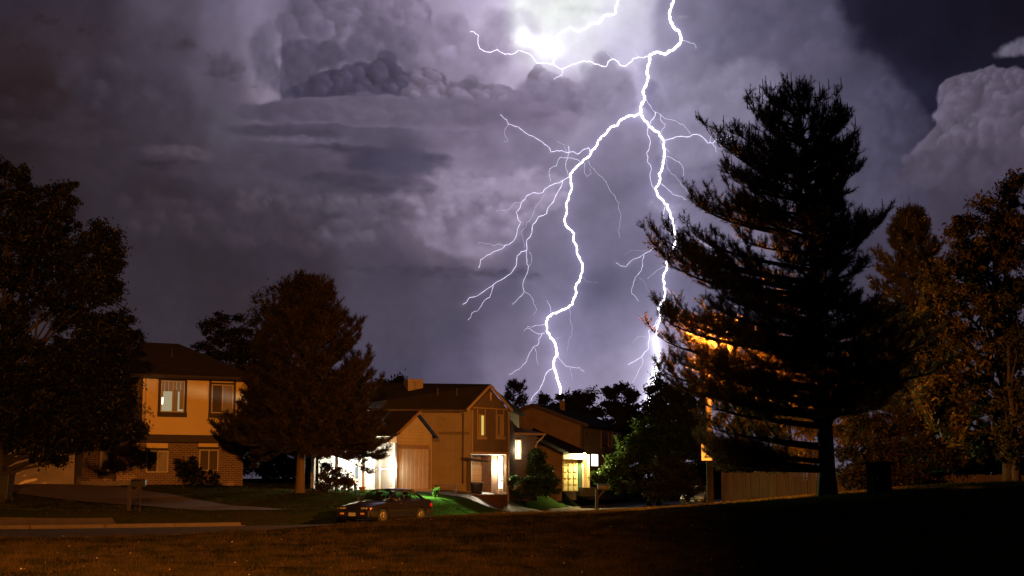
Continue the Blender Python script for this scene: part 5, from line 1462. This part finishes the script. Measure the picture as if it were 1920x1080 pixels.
blades(130000, 52, 92, .04, .08, .018, 'lawn_grass', m_gr2, lambda X, Y: yk(X, Y) & (X > -8.5 + np.sin(Y * 1.3) * .8))
blades(90000, 50, 80, .04, .08, .018, 'dry_lawn_grass', m_gr3, lambda X, Y: yk(X, Y) & (X <= -8.0 + np.sin(Y * 1.3) * .8), px1=760)

# ---- fallen leaves and seed fluff that catch the light in the park grass
n = 130
Yl = 22 * (46 / 22) ** rng.random(n); Xl = (rng.uniform(-60, 1500, n) - 960) / FOC * Yl
k = near_keep(Xl, Yl); Xl, Yl = Xl[k], Yl[k]
Cl = np.stack([Xl, Yl, height(Xl, Yl) + .06], 1)
V, F = leaf_quads(Cl, .019, .6)
tag(link_mesh('fallen_leaves', fast_mesh('fallen_leaves', V, F, 4), mat('dry_leaf', (.45, .36, .22), .35, .3, 9, spec=.6)), kind='stuff')
def mesh_text(fo):
    """turn a text object into a real mesh object"""
    bpy.context.view_layer.update()
    dg = bpy.context.evaluated_depsgraph_get()
    me = bpy.data.meshes.new_from_object(fo.evaluated_get(dg))
    o = bpy.data.objects.new(fo.name + '_mesh', me); COL.objects.link(o)
    o.parent = fo.parent; o.matrix_parent_inverse = fo.matrix_parent_inverse.copy(); o.matrix_basis = fo.matrix_basis.copy()
    if not me.materials: me.materials.append(fo.data.materials[0])
    n = fo.name.split('.')[0]; bpy.data.objects.remove(fo); o.name = n
    return o
# ================================================================ cars
m_rubber = mat('tyre_rubber', (.02, .02, .02), .85, .1, 5)
m_rim = mat('wheel_metal', (.42, .40, .38), .3, .1, 5, metal=.9)
m_blackp = mat('black_plastic', (.018, .017, .017), .5, .1, 5)
m_chrome = mat('chrome', (.6, .6, .6), .15, .05, 5, metal=1)
m_carglass, nt, out = new_mat('car_glass')
tr_ = N(nt, 'ShaderNodeBsdfTransparent'); tr_.inputs[0].default_value = (.62, .72, .68, 1)
gl_ = N(nt, 'ShaderNodeBsdfGlossy'); gl_.inputs['Roughness'].default_value = .04
mx_ = N(nt, 'ShaderNodeMixShader'); mx_.inputs[0].default_value = .13
nt.links.new(tr_.outputs[0], mx_.inputs[1]); nt.links.new(gl_.outputs[0], mx_.inputs[2]); nt.links.new(mx_.outputs[0], out.inputs[0])
m_amber = mat('amber_lens', (.95, .45, .08), .18, .1, 5, spec=.8)
m_lens = mat('headlamp_lens', (.75, .70, .62), .12, .1, 5, spec=.9, metal=.5)
m_red = mat('red_lens', (.35, .02, .015), .2, .1, 5, spec=.7)
def car(label, loc, heading, paint, plate_text=None, wagon=False, name='parked_car'):
    root = empty(name, loc, label, 'car', None)
    root.rotation_euler = (0, 0, heading)
    W2 = .84
    st = [(2.22, .70, .30, .60, .72), (2.16, .80, .24, .70, .72), (1.95, .835, .21, .745, .72), (1.45, W2, .20, .83, .74), (.92, W2 + .005, .19, .905, .76), (.3, W2 + .01, .19, .93, .78), (-.5, W2 + .01, .19, .94, .79), (-1.15, W2, .20, .955, .79), (-1.6, .835, .22, .985, .79), (-2.0, .81, .26, .965, .76), (-2.15, .77, .32, .93, .73), (-2.2, .70, .38, .86, .70)]
    vs, fs = [], []
    for x, w, zb_, zt_, zs in st:
        wd = .74 if abs(x) < 2.1 else .68
        half = [(0, zb_), (w * .86, zb_), (w * .985, zb_ + .10), (w, zb_ + (zt_ - zb_) * .5), (w * .985, zt_ - .10), (w * .93, zt_ - .03), (w * .80, zt_ + .0), (0, zt_ + .02)]
        ring = half + [(-y, z) for y, z in half[-2:0:-1]]
        vs += [(x, y, z) for y, z in ring]
    n = 14
    for i in range(len(st) - 1):
        for k in range(n):
            fs.append((i * n + k, i * n + (k + 1) % n, (i + 1) * n + (k + 1) % n, (i + 1) * n + k))
    fs += [tuple(range(n)), tuple(range((len(st) - 1) * n, len(st) * n))[::-1]]
    mb = MB(); mb.add(vs, fs, True)
    body = mb.build('body', paint, root, world=False)
    # cut the wheel arches
    cuts = MB()
    for x in (1.36, -1.28):
        for s in (-1, 1):
            cuts.lathe((x, s * .78, .31), [(.355, -.26), (.355, .26)], 24, 'y')
    co = cuts.build('cutter', m_blackp)
    mod = body.modifiers.new('arch', 'BOOLEAN'); mod.operation = 'DIFFERENCE'; mod.object = co; mod.solver = 'EXACT'
    co.parent = root
    bpy.context.view_layer.update()
    dg = bpy.context.evaluated_depsgraph_get()
    me = bpy.data.meshes.new_from_object(body.evaluated_get(dg))
    body.modifiers.clear()
    if len(me.polygons) > 50: body.data = me
    me.materials.clear(); me.materials.append(paint)
    bpy.data.objects.remove(co)
    bpy.context.view_layer.update()
    es = body.data
    try: es.set_sharp_from_angle(angle=R(38))
    except Exception: pass
    def part(nm, m, f, parent=root, bevel=0):
        q = MB(); f(q); return q.build(nm, m, parent, world=False, bevel=bevel)
    # greenhouse
    rx0, rx1 = .12, (-.95 if not wagon else -1.75)
    bx0, bx1 = .98, (-1.62 if not wagon else -2.05)
    zr_, zb_ = 1.37, .93
    wr, wb = .58, .745
    roof = MB()
    sx = [rx0 + .03, rx0 - .15, (rx0 + rx1) / 2, rx1 + .15, rx1 - .02]
    rows = []
    for x, dz in zip(sx, (-.035, .0, .022, .0, -.035)):
        rows.append([(x, -wr - .03, zr_ - .045 + dz), (x, -wr + .06, zr_ + dz), (x, 0, zr_ + .025 + dz), (x, wr - .06, zr_ + dz), (x, wr + .03, zr_ - .045 + dz)])
    v2 = [p for r in rows for p in r] + [(p[0], p[1], p[2] - .03) for r in rows for p in r]
    f2 = []
    for i in range(4):
        for k in range(4):
            a = i * 5 + k; f2 += [(a, a + 1, a + 6, a + 5), (25 + a, 25 + a + 5, 25 + a + 6, 25 + a + 1)]
    for k in range(4): f2 += [(k, k + 25, k + 26, k + 1), (20 + k, 21 + k, 46 + k, 45 + k)]
    for i in range(4): f2 += [(i * 5, i * 5 + 5, i * 5 + 30, i * 5 + 25), (i * 5 + 4, i * 5 + 29, i * 5 + 34, i * 5 + 9)]
    roof.add(v2, f2, True); roof.build('roof', paint, root, world=False)
    def pil(q):
        for s in (-1, 1):
            q.tube([(bx0, s * (wb - .05), zb_ - .02), (rx0, s * (wr - .0), zr_ - .03)], [.028, .028], 6)
            q.tube([(bx1, s * (wb - .05), zb_ + .03), (rx1, s * (wr), zr_ - .03)], [.06, .045], 6)
            bxm = -.22
            q.tube([(bxm, s * wb, zb_), (bxm - .02, s * (wr + .01), zr_ - .03)], [.032, .028], 6)
            q.tube([(bx0 - .1, s * (wb + .01), zb_ + .01), (bx1 + .05, s * (wb + .01), zb_ + .03)], [.022, .022], 6)
            q.tube([(bx1 + .42, s * (wb), zb_ + .02), (rx1 - .04 + .16, s * (wr), zr_ - .05)], [.02, .02], 6)
    part('pillars', paint, pil)
    g = MB()
    g.add([(bx0, -wb + .06, zb_), (bx0, wb - .06, zb_), (rx0, wr, zr_ - .02), (rx0, -wr, zr_ - .02)], [(0, 1, 2, 3)]); g.build('windscreen', m_carglass, root, world=False)
    g = MB(); g.add([(bx1, -wb + .06, zb_ + .04), (bx1, wb - .06, zb_ + .04), (rx1, wr, zr_ - .02), (rx1, -wr, zr_ - .02)], [(0, 1, 2, 3)]); g.build('rear_window', m_carglass, root, world=False)
    for s in (-1, 1):
        for a0, a1, c0, c1 in ((bx0 - .06, -.22, rx0 - .02, -.24), (-.22, bx1 + .05, -.24, rx1 + .02)):
            g = MB(); g.add([(a0, s * wb, zb_), (a1, s * wb, zb_ + .02), (c1, s * (wr + .005), zr_ - .05), (c0, s * (wr + .005), zr_ - .05)], [(0, 1, 2, 3)]); g.build('side_window', m_carglass, root, world=False)
    def seats(q):
        for x in (.05, -.85):
            for y in (-.36, .36):
                q.box(x - .1, x + .08, y - .23, y + .23, .85, 1.12); q.box(x - .06, x + .03, y - .12, y + .12, 1.13, 1.27)
    part('seat', m_blackp, seats, bevel=.04)
    for s in (-1, 1): part('wing_mirror', m_blackp, lambda q: q.box(.72, .86, s * .80, s * .96, .93, 1.05), bevel=.03)
    part('rear_view_mirror', m_blackp, lambda q: q.box(.36, .40, -.12, .12, 1.19, 1.26))
    # front
    def fb(q):
        q.box(2.14, 2.27, -.78, .78, .30, .54)
        for s in (-1, 1): q.box(1.72, 2.15, s * .79, s * .852, .31, .53)
    part('front_bumper', m_blackp if not wagon else m_chrome, fb, bevel=.04)
    def rb(q):
        q.box(-2.26, -2.14, -.76, .76, .34, .58)
        for s in (-1, 1): q.box(-2.15, -1.72, s * .78, s * .845, .35, .57)
    part('rear_bumper', m_blackp if not wagon else m_chrome, rb, bevel=.04)
    part('grille', m_blackp, lambda q: [q.box(2.19, 2.225, -.34, .34, .56 + .03 * i, .575 + .03 * i) for i in range(4)])
    for s in (-1, 1):
        part('headlight', m_lens, lambda q: (q.box(2.15, 2.218, s * .37, s * .53, .565, .675), q.box(2.13, 2.21, s * .55, s * .66, .565, .672)), bevel=.015)
        part('turn_signal', m_amber, lambda q: (q.box(2.03, 2.16, s * .68, s * .795, .565, .665), q.box(2.26, 2.278, s * .40, s * .58, .40, .47)), bevel=.015)
        part('tail_light', m_red, lambda q: (q.box(-2.205, -2.12, s * .45, s * .76, .66, .80), q.box(-2.12, -1.95, s * .755, s * .815, .66, .79)), bevel=.015)
        part('door_handle', m_chrome, lambda q: (q.box(.02, .17, s * .845, s * .872, .79, .825), q.box(-.92, -.78, s * .845, s * .868, .80, .835)), bevel=.01)
        part('side_moulding', m_blackp, lambda q: q.box(-.92, 1.0, s * .845, s * .862, .50, .545), bevel=.006)
    def seams(q):
        for s in (-1, 1):
            for x in (.93, -.20, -1.02): q.box(x - .006, x + .006, s * .835, s * .858, .27, .90)
    part('door_seam', m_blackp, seams)
    pl = part('number_plate', mat('plate_white', (.62, .60, .56), .5, .05, 5), lambda q: q.box(2.272, 2.284, -.16, .16, .345, .47))
    if plate_text:
        fc = bpy.data.curves.new('plate_text', 'FONT'); fc.body = plate_text; fc.size = .105; fc.align_x = 'CENTER'; fc.align_y = 'CENTER'; fc.extrude = .001
        fo = bpy.data.objects.new('plate_text', fc); COL.objects.link(fo); fo.parent = pl
        fo.location = (2.287, 0, .407); fo.rotation_euler = (PI / 2, 0, PI / 2); fc.materials.append(mat('plate_ink', (.12, .05, .04), .6)); mesh_text(fo)
    for x in (1.36, -1.28):
        for s in (-1, 1):
            wm = MB(); wm.lathe((x, s * .755, .31), [(.20, -.09), (.30, -.095), (.312, -.06), (.312, .06), (.30, .095), (.20, .09)], 26, 'y')
            wh = wm.build('wheel', m_rubber, root, world=False)
            rm = MB(); y0 = s * .85
            rm.lathe((x, y0, .31), [(.205, -.012), (.20, .004), (.17, -.004 if s > 0 else .0)], 22, 'y')
            for k in range(7):
                q = 2 * PI * k / 7
                c, sn = math.cos(q), math.sin(q)
                T = lambda a, b, d: (x + a * c - b * sn, y0 + d * s, .31 + a * sn + b * c)
                rm.box(.03, .185, -.022, .022, -.002, .014, T=T)
            rm.lathe((x, y0, .31), [(.05, -.01), (.05, .018), (.03, .022)], 12, 'y')
            rm.build('rim', m_rim, wh, world=False)
    return root
m_paint1 = mat('dark_maroon_paint', (.010, .008, .008), .28, .04, 2, spec=.6, coat=.8)
m_paint2 = mat('pale_silver_paint', (.50, .46, .42), .35, .04, 2, spec=.5, metal=.2, coat=.4)
c1 = gp(727, 58.0); c1.z = .02
car('dark saloon car parked at the kerb in front of the lit veranda', c1, math.atan2(-.86, -.51), m_paint1, 'C7-4518')
c2 = Vector((gx(1302, 99), 99, .03))
car('pale silver car parked up the street beside the lamp post', c2, math.atan2(-.99, -.14) - .12, m_paint2, None)

# ================================================================ street lamp with speed limit sign
LY = 50.2
lb_ = Vector((gx(1328, LY), LY, hz(gx(1328, LY), LY)))
sl = empty('street_lamp', lb_, 'tall wooden street lamp post with a speed limit sign and glowing orange lamp', 'street lamp')
m_pole = mat('weathered_pole', (.07, .052, .04), .8, .25, 3, bump=.5, bscale=12, stretch=(1, 1, .2))
zl = at(1330, 634, LY).z
mb = MB(); mb.tube([lb_ - Vector((0, 0, .3)), lb_ + Vector((0, 0, 4)), Vector((lb_.x, lb_.y, zl + .25))], [.125, .11, .085], 12); mb.build('pole', m_pole, sl)
hd = Vector((lb_.x + .35, lb_.y - 1.6, zl + .12))
mb = MB(); mb.tube([Vector((lb_.x, lb_.y, zl - .25)), Vector((lb_.x + .1, lb_.y - .45, zl + .12)), hd], [.035, .032, .03], 8); mb.build('arm', m_rim, sl)
mb = MB()
u_ = (hd - Vector((lb_.x + .1, lb_.y - .45, zl + .12))).normalized(); v_ = Vector((-u_.y, u_.x, 0)).normalized()
def HT(a, b, z): q = hd + u_ * a + v_ * b; return (q.x, q.y, hd.z + z)
mb.box(-.15, .5, -.16, .16, -.0, .14, T=HT); hs = mb.build('lamp_housing', m_rim, sl, bevel=.05)
mb = MB(); mb.lathe((hd.x + u_.x * .2, hd.y + u_.y * .2, hd.z - .11), [(.03, -.07), (.14, -.03), (.19, .06), (.2, .105)], 16); mb.build('lamp_glass', emat('sodium_glow', (1, .50, .10), 90), sl)
LAMP = Vector((hd.x + u_.x * .2, hd.y + u_.y * .2, hd.z - .35))
FS = Frame(gx(1315, LY - .16), LY - .16, gx(1345, LY - .14), LY - .14)
r = FS.rect(1315, 826, 1337, 860)
s0, s1 = r[0], r[0] + .50; z1 = r[3]; z0 = z1 - .70
m_sign = mat('sign_white', (.22, .20, .17), .5, .04, 3)
mb = MB(); FS.box(mb, s0, s1, 0, .012, z0, z1); sg = mb.build('speed_sign', m_sign, sl, bevel=.01)
m_ink = mat('sign_black', (.015, .015, .015), .5)
for txt, zz, sz in (('SPEED', z1 - .10, .135), ('LIMIT', z1 - .24, .135), ('25', z0 + .22, .35)):
    fc = bpy.data.curves.new('sign_text', 'FONT'); fc.body = txt; fc.size = sz; fc.align_x = 'CENTER'; fc.align_y = 'CENTER'; fc.extrude = .001; fc.offset = .006
    fo = bpy.data.objects.new('sign_text', fc); COL.objects.link(fo); fc.materials.append(m_ink)
    fo.location = FS.P((s0 + s1) / 2, -.005, zz); fo.rotation_euler = (PI / 2, 0, math.atan2(FS.t.y, FS.t.x)); fo.parent = sg
    bpy.context.view_layer.update(); fo.matrix_parent_inverse = sg.matrix_world.inverted(); mesh_text(fo)

# ================================================================ mailboxes
m_post = mat('mailbox_post_wood', (.03, .021, .015), .85, .25, 4)
def mailbox(label, base, boxz, ang, second=False, sc=1.0):
    root = empty('mailbox', base, label, 'mailbox', 'roadside mailboxes')
    c, s = math.cos(ang), math.sin(ang)
    T = lambda a, b, z: (base.x + (a * c - b * s) * sc, base.y + (a * s + b * c) * sc, z)
    mb = MB(); mb.box(-.06, .06, -.06, .06, base.z - .2, boxz + .02, T=T)
    if second: mb.box(.42, .46, -.02, .02, base.z - .2, boxz - .02, T=T)
    mb.build('post', m_post, root)
    mb = MB(); mb.add([T(.05, -.035, boxz - .50), T(.05, .035, boxz - .50), T(.46, .035, boxz - .06), T(.46, -.035, boxz - .06), T(.05, -.035, boxz - .36), T(.05, .035, boxz - .36), T(.34, .035, boxz - .06), T(.34, -.035, boxz - .06)], [(0, 1, 2, 3), (4, 5, 6, 7), (0, 1, 5, 4), (1, 2, 6, 5), (2, 3, 7, 6), (3, 0, 4, 7)])
    mb.box(-.02, .62, -.05, .05, boxz - .055, boxz + .0, T=T); mb.build('brace', m_post, root)
    mb = MB()
    prof = [(-.09, 0), (.09, 0), (.09, .12)] + [(.09 * math.cos(q), .12 + .09 * math.sin(q)) for q in np.linspace(.3, PI - .3, 7)] + [(-.09, .12)]
    a = [T(.05, y * 1.1, boxz + .004 + z * 1.1) for y, z in prof]; d = Vector(T(.63, 0, 0)) - Vector(T(.05, 0, 0))
    mb.prism(a, d); bx = mb.build('box', mat('mailbox_black', (.010, .010, .011), .3, .1, 4, spec=.6), root)
    mb = MB(); mb.box(.45, .56, -.108, -.101, boxz + .1, boxz + .22, T=T); mb.build('flag', m_post, bx)
mailbox('black mailbox on a two legged stand at the kerb before the tan house', gp(250, 56.4), at(262, 910, 56.4).z, .0, True)
mailbox('dark mailbox on a single braced post before the umber house lawn', gp(1117, 70), at(1117, 917, 70).z, .15, False)

# ================================================================ bins, pots, chair, bench
def wheelie(label, base, w, h, tilt=0.0, name='wheeled_bin'):
    root = empty(name, base, label, 'bin')
    def ring(ww, dd, z): return [(base.x + sx * ww / 2, base.y + sy * dd / 2, base.z + z) for sx, sy in ((-1, -1), (1, -1), (1, 1), (-1, 1))]
    a, b = ring(w * .78, w * .8, .05), ring(w, w, h * .9)
    mb = MB(); mb.add(a + b, [(0, 1, 2, 3), (4, 5, 6, 7), (0, 1, 5, 4), (1, 2, 6, 5), (2, 3, 7, 6), (3, 0, 4, 7)]); mb.build('tub', m_bin, root, bevel=.03)
    mb = MB(); c, d = ring(w * 1.08, w * 1.12, h * .905), ring(w * .95, w * .98, h); mb.add(c + d, [(0, 1, 2, 3), (4, 5, 6, 7), (0, 1, 5, 4), (1, 2, 6, 5), (2, 3, 7, 6), (3, 0, 4, 7)]); mb.build('lid', m_bin, root, bevel=.02)
    for s in (-1, 1):
        mb = MB(); mb.lathe((base.x + s * w * .42, base.y + w * .42, base.z + .1), [(.1, -.03), (.1, .03)], 14, 'x'); mb.build('wheel', m_rubber, root)
m_bin = mat('bin_plastic', (.022, .022, .024), .45, .15, 3)
wheelie('large dark wheeled bin on the drive at the left edge under the leafy tree', gp(14, 60.2), .78, 1.22)
b_ = gp(893, 77.2)
root = empty('tub_bin', b_, 'wide dark open tub in front of the lit garage door', 'bin')
mb = MB(); mb.lathe((b_.x, b_.y, b_.z), [(.30, 0), (.39, .5), (.41, .56), (.37, .56), (.28, .04)], 20); mb.build('tub', m_bin, root)
mb = MB(); mb.lathe((b_.x, b_.y, b_.z), [(.415, .565), (.40, .60), (.1, .63)], 20); mb.build('rim_lid', m_conc, root)
p_ = gp(682, 71.6)
root = empty('flower_pot', p_, 'terracotta flower pot at the foot of the veranda post', 'plant pot')
mb = MB(); mb.lathe((p_.x, p_.y, p_.z), [(.11, 0), (.15, .2), (.18, .21), (.18, .28), (.14, .28)], 16); mb.build('pot', mat('terracotta', (.28, .09, .04), .8), root)
p_ = gp(669.5, 71.8)
root = empty('milk_can', p_, 'narrow dark metal can left of the terracotta pot', 'can')
mb = MB(); mb.lathe((p_.x, p_.y, p_.z), [(.085, 0), (.085, .26), (.05, .30), (.055, .34), (.07, .345)], 14); mb.build('can_body', m_bin, root)
p_ = gp(650, 71.4)
root = empty('wooden_stake', p_, 'short wooden stake left of the metal can', 'stake')
mb = MB(); mb.box(p_.x - .045, p_.x + .045, p_.y - .045, p_.y + .045, p_.z, p_.z + .46); mb.build('stake', m_post, root)
# plastic chair
ch = gp(940, 78.0)
root = empty('garden_chair', ch, 'white plastic garden chair by the lit doorway of the brown house', 'chair', rz=.5)
def cb(nm, *a, bev=.008):
    q = MB(); q.box(*a); q.build(nm, m_white, root, world=False, bevel=bev)
cb('seat', -.22, .22, -.2, .22, .36, .39)
q = MB()
for i in range(5): q.box(-.2 + .085 * i, -.145 + .085 * i, .215, .24, .39, .74)
q.box(-.22, .22, .212, .245, .741, .80); q.build('backrest', m_white, root, world=False)
for sx in (-.2, .2):
    for sy in (-.18, .2): cb('leg', sx - .022, sx + .022, sy - .022, sy + .022, 0, .36)
    cb('armrest', sx - .03 if sx > 0 else sx - .03, sx + .03, -.2, .21, .56, .585)
    cb('arm_support', sx - .015, sx + .015, -.19, -.15, .39, .56)
bn = gp(838, 75.2)
root = empty('low_bench', bn, 'low dark bench along the brown house wall', 'bench')
mb = MB(); mb.box(bn.x - .72, bn.x + .62, bn.y - .15, bn.y + .15, bn.z + .34, bn.z + .39); mb.build('seat', m_trim, root, bevel=.01)
for s in (-.55, .48):
    mb = MB(); mb.box(bn.x + s - .04, bn.x + s + .04, bn.y - .12, bn.y + .12, bn.z - .05, bn.z + .336); mb.build('leg', m_trim, root)
# brick edging
e0_, e1_ = gp(884, 75.4), gp(952, 77.2)
FE = Frame(e0_.x, e0_.y, e1_.x, e1_.y)
root = empty('garden_wall', (e0_ + e1_) / 2, 'low red brick garden edging in front of the lit garage and chair', 'garden wall')
zz = max(hz(e0_.x, e0_.y), hz(e1_.x, e1_.y))
mb = MB(); FE.box(mb, 0, FE.L, 0, .25, zz - .6, zz + .02); mb.build('brickwork', mat('dark_red_brick', (.045, .02, .014), .9), root)
mb = MB(); FE.box(mb, -.03, FE.L + .03, -.03, .28, zz + .024, zz + .07); mb.build('coping', mat('dark_coping', (.09, .05, .035), .8), root)
# utility cabinet
ub = gp(1640, 42.0)
root = empty('utility_cabinet', ub, 'dark metal utility cabinet on the grass bank right of the tall pine trunk', 'utility cabinet')
FU = Frame(gx(1618.5, 42.3), 42.3, gx(1632, 41.9), 41.9); FU2 = Frame(gx(1632, 41.9), 41.9, gx(1666, 42.15), 42.15)
zt_u = at(1640, 869, 42).z
m_cab = mat('cabinet_green', (.014, .012, .009), .9, .15, 2, spec=.0)
mb = MB(); A_, B_, C_ = FU.P(0, 0, ub.z - .2), FU.P(FU.L, 0, ub.z - .2), FU2.P(FU2.L, 0, ub.z - .2); D_ = A_ + (C_ - B_)
mb.prism([A_, B_, C_, D_], (0, 0, zt_u - ub.z + .2)); mb.build('cabinet_box', m_cab, root, bevel=.015)
mb = MB(); FU2.box(mb, .05, FU2.L - .05, -.02, -.004, ub.z + .08, zt_u - .08); dr = mb.build('door', m_cab, root, bevel=.006)
mb = MB(); FU2.box(mb, .09, .12, -.05, -.021, ub.z + .38, ub.z + .52); mb.build('handle', m_rim, dr)
mb = MB(); mb.prism([v + Vector((0, 0, zt_u - ub.z + .204)) for v in (A_ + Vector((-.03, -.02, 0)), B_ + Vector((0, -.04, 0)), C_ + Vector((.04, -.01, 0)), D_ + Vector((0, .03, 0)))], (0, 0, .04)); mb.build('lid', m_cab, root)

# ================================================================ board fence
m_fence = mat('fence_boards', (.042, .027, .017), .9, .35, 1.2, bump=.4, bscale=20, stretch=(3, 3, .4))
def fence(label, pts, tops):
    a = gp(*pts[0])
    root = empty('board_fence', a, label, 'fence', 'weathered board fence runs')
    for (p0, Y0), (p1, Y1), t0, t1 in zip(pts[:-1], pts[1:], tops[:-1], tops[1:]):
        A_, B_ = at(p0, t0, Y0), at(p1, t1, Y1)
        L = (B_ - A_).length; n = int(L / .15)
        d = (B_ - A_).normalized(); b = Vector((-d.y, d.x, 0)).normalized()
        mb = MB(); po = MB()
        for i in range(n):
            s = L * i / n
            q = A_ + d * s; zt = q.z + random.uniform(-.03, .03); zb_ = hz(q.x, q.y) - .1
            w = L / n * random.uniform(.86, .96); o = b * random.uniform(-.008, .008)
            v = [q + o, q + d * w + o]
            vs = []
            for z in (zb_, zt):
                for vv in v:
                    for k in (0, .02): vs.append((vv.x + b.x * k, vv.y + b.y * k, z))
            mb.add(vs, [(0, 2, 3, 1), (4, 5, 7, 6), (0, 4, 6, 2), (1, 3, 7, 5), (0, 1, 5, 4), (2, 6, 7, 3)])
        mb.build('boards', m_fence, root)
        mr_ = MB()
        for h in (.3, 1.0):
            q0, q1 = A_ - Vector((0, 0, h)) + b * .045, B_ - Vector((0, 0, h)) + b * .045
            bar(mr_, q0, q1, .02, .045)
        mr_.build('rail', m_fence, root)
        for i in range(max(2, int(L / 2.4) + 1)):
            q = A_ + d * min(L, 2.4 * i) + b * .12
            po = MB(); po.box(q.x - .05, q.x + .05, q.y - .05, q.y + .05, hz(q.x, q.y) - .2, q.z + .02); po.build('post', m_fence, root)
fence('long board fence from the street to the pine trunk', [(1352, 70), (1450, 68), (1560, 66.5)], [886, 885, 884])
fence('board fence running to the right edge behind the second pine', [(1562, 66.4), (1730, 65), (1960, 64)], [886, 889, 891])

# ================================================================ light
def light(name, typ, loc, col, P, rad=.1, **kw):
    d = bpy.data.lights.new(name, typ); d.color = col; d.energy = P
    if typ != 'SUN': d.shadow_soft_size = rad
    for k, v in kw.items(): setattr(d, k, v)
    o = bpy.data.objects.new(name, d); COL.objects.link(o); o.location = loc; return o
SOD = (1.0, .33, .04)
light('street_lamp_light', 'POINT', LAMP, SOD, 19000, .14)
far_lamp = Vector((1, -14, 9.5))
sp = light('street_lamp_light', 'SPOT', far_lamp, SOD, 150000, .25, spot_size=R(45), spot_blend=1.0)
tgt = Vector((-23, 72, 3.8)); sp.rotation_euler = (tgt - far_lamp).to_track_quat('-Z', 'Y').to_euler()
light('veranda_light', 'POINT', lv + Vector((-.14, -.02, -.1)), (.95, 1, .9), 420, .07)
light('veranda_light', 'POINT', FP.P(2.0, 1.3, zeE - .25), (.95, 1, .9), 1100, .1)
ls_ = light('lawn_fill_spot', 'SPOT', lv + Vector((0, -.2, .05)), (.62, 1, .40), 13000, .08, spot_size=R(72), spot_blend=.7)  # added green-tinted spot at the lantern, only to brighten the lawn
ls_.rotation_euler = (Vector((-.6, 67.8, .4)) - ls_.location).to_track_quat('-Z', 'Y').to_euler()
light('porch_light', 'POINT', lp + Vector((-.05, -.05, -.3)), (1, .85, .6), 480, .07)
light('porch_light', 'POINT', l3 + Vector((0, -.16, -.1)), (1, .84, .35), 1500, .07)
light('room_light', 'POINT', FW.P(FW.rect(960, 824, 977, 862)[0] + .3, -.35, zw - .9), (1, .8, .5), 30, .2)
# the storm's sky light: the flash above the street
sun = light('flash_light', 'SUN', (0, 0, 50), (.82, .80, 1.0), .012, angle=R(14))
sd = ray(1040, 60); sun.rotation_euler = (-sd).to_track_quat('-Z', 'Y').to_euler()

SC.view_settings.view_transform = 'Standard'
SC.view_settings.look = 'None'
SC.view_settings.exposure = 0
SC.view_settings.gamma = 1
SC.render.engine = 'CYCLES'
SC.cycles.use_denoising = True
SC.cycles.max_bounces = 5
SC.cycles.transparent_max_bounces = 12
SC.cycles.sample_clamp_indirect = 4
SC.cycles.caustics_reflective = False
SC.cycles.caustics_refractive = False
SC.cycles.use_light_tree = True
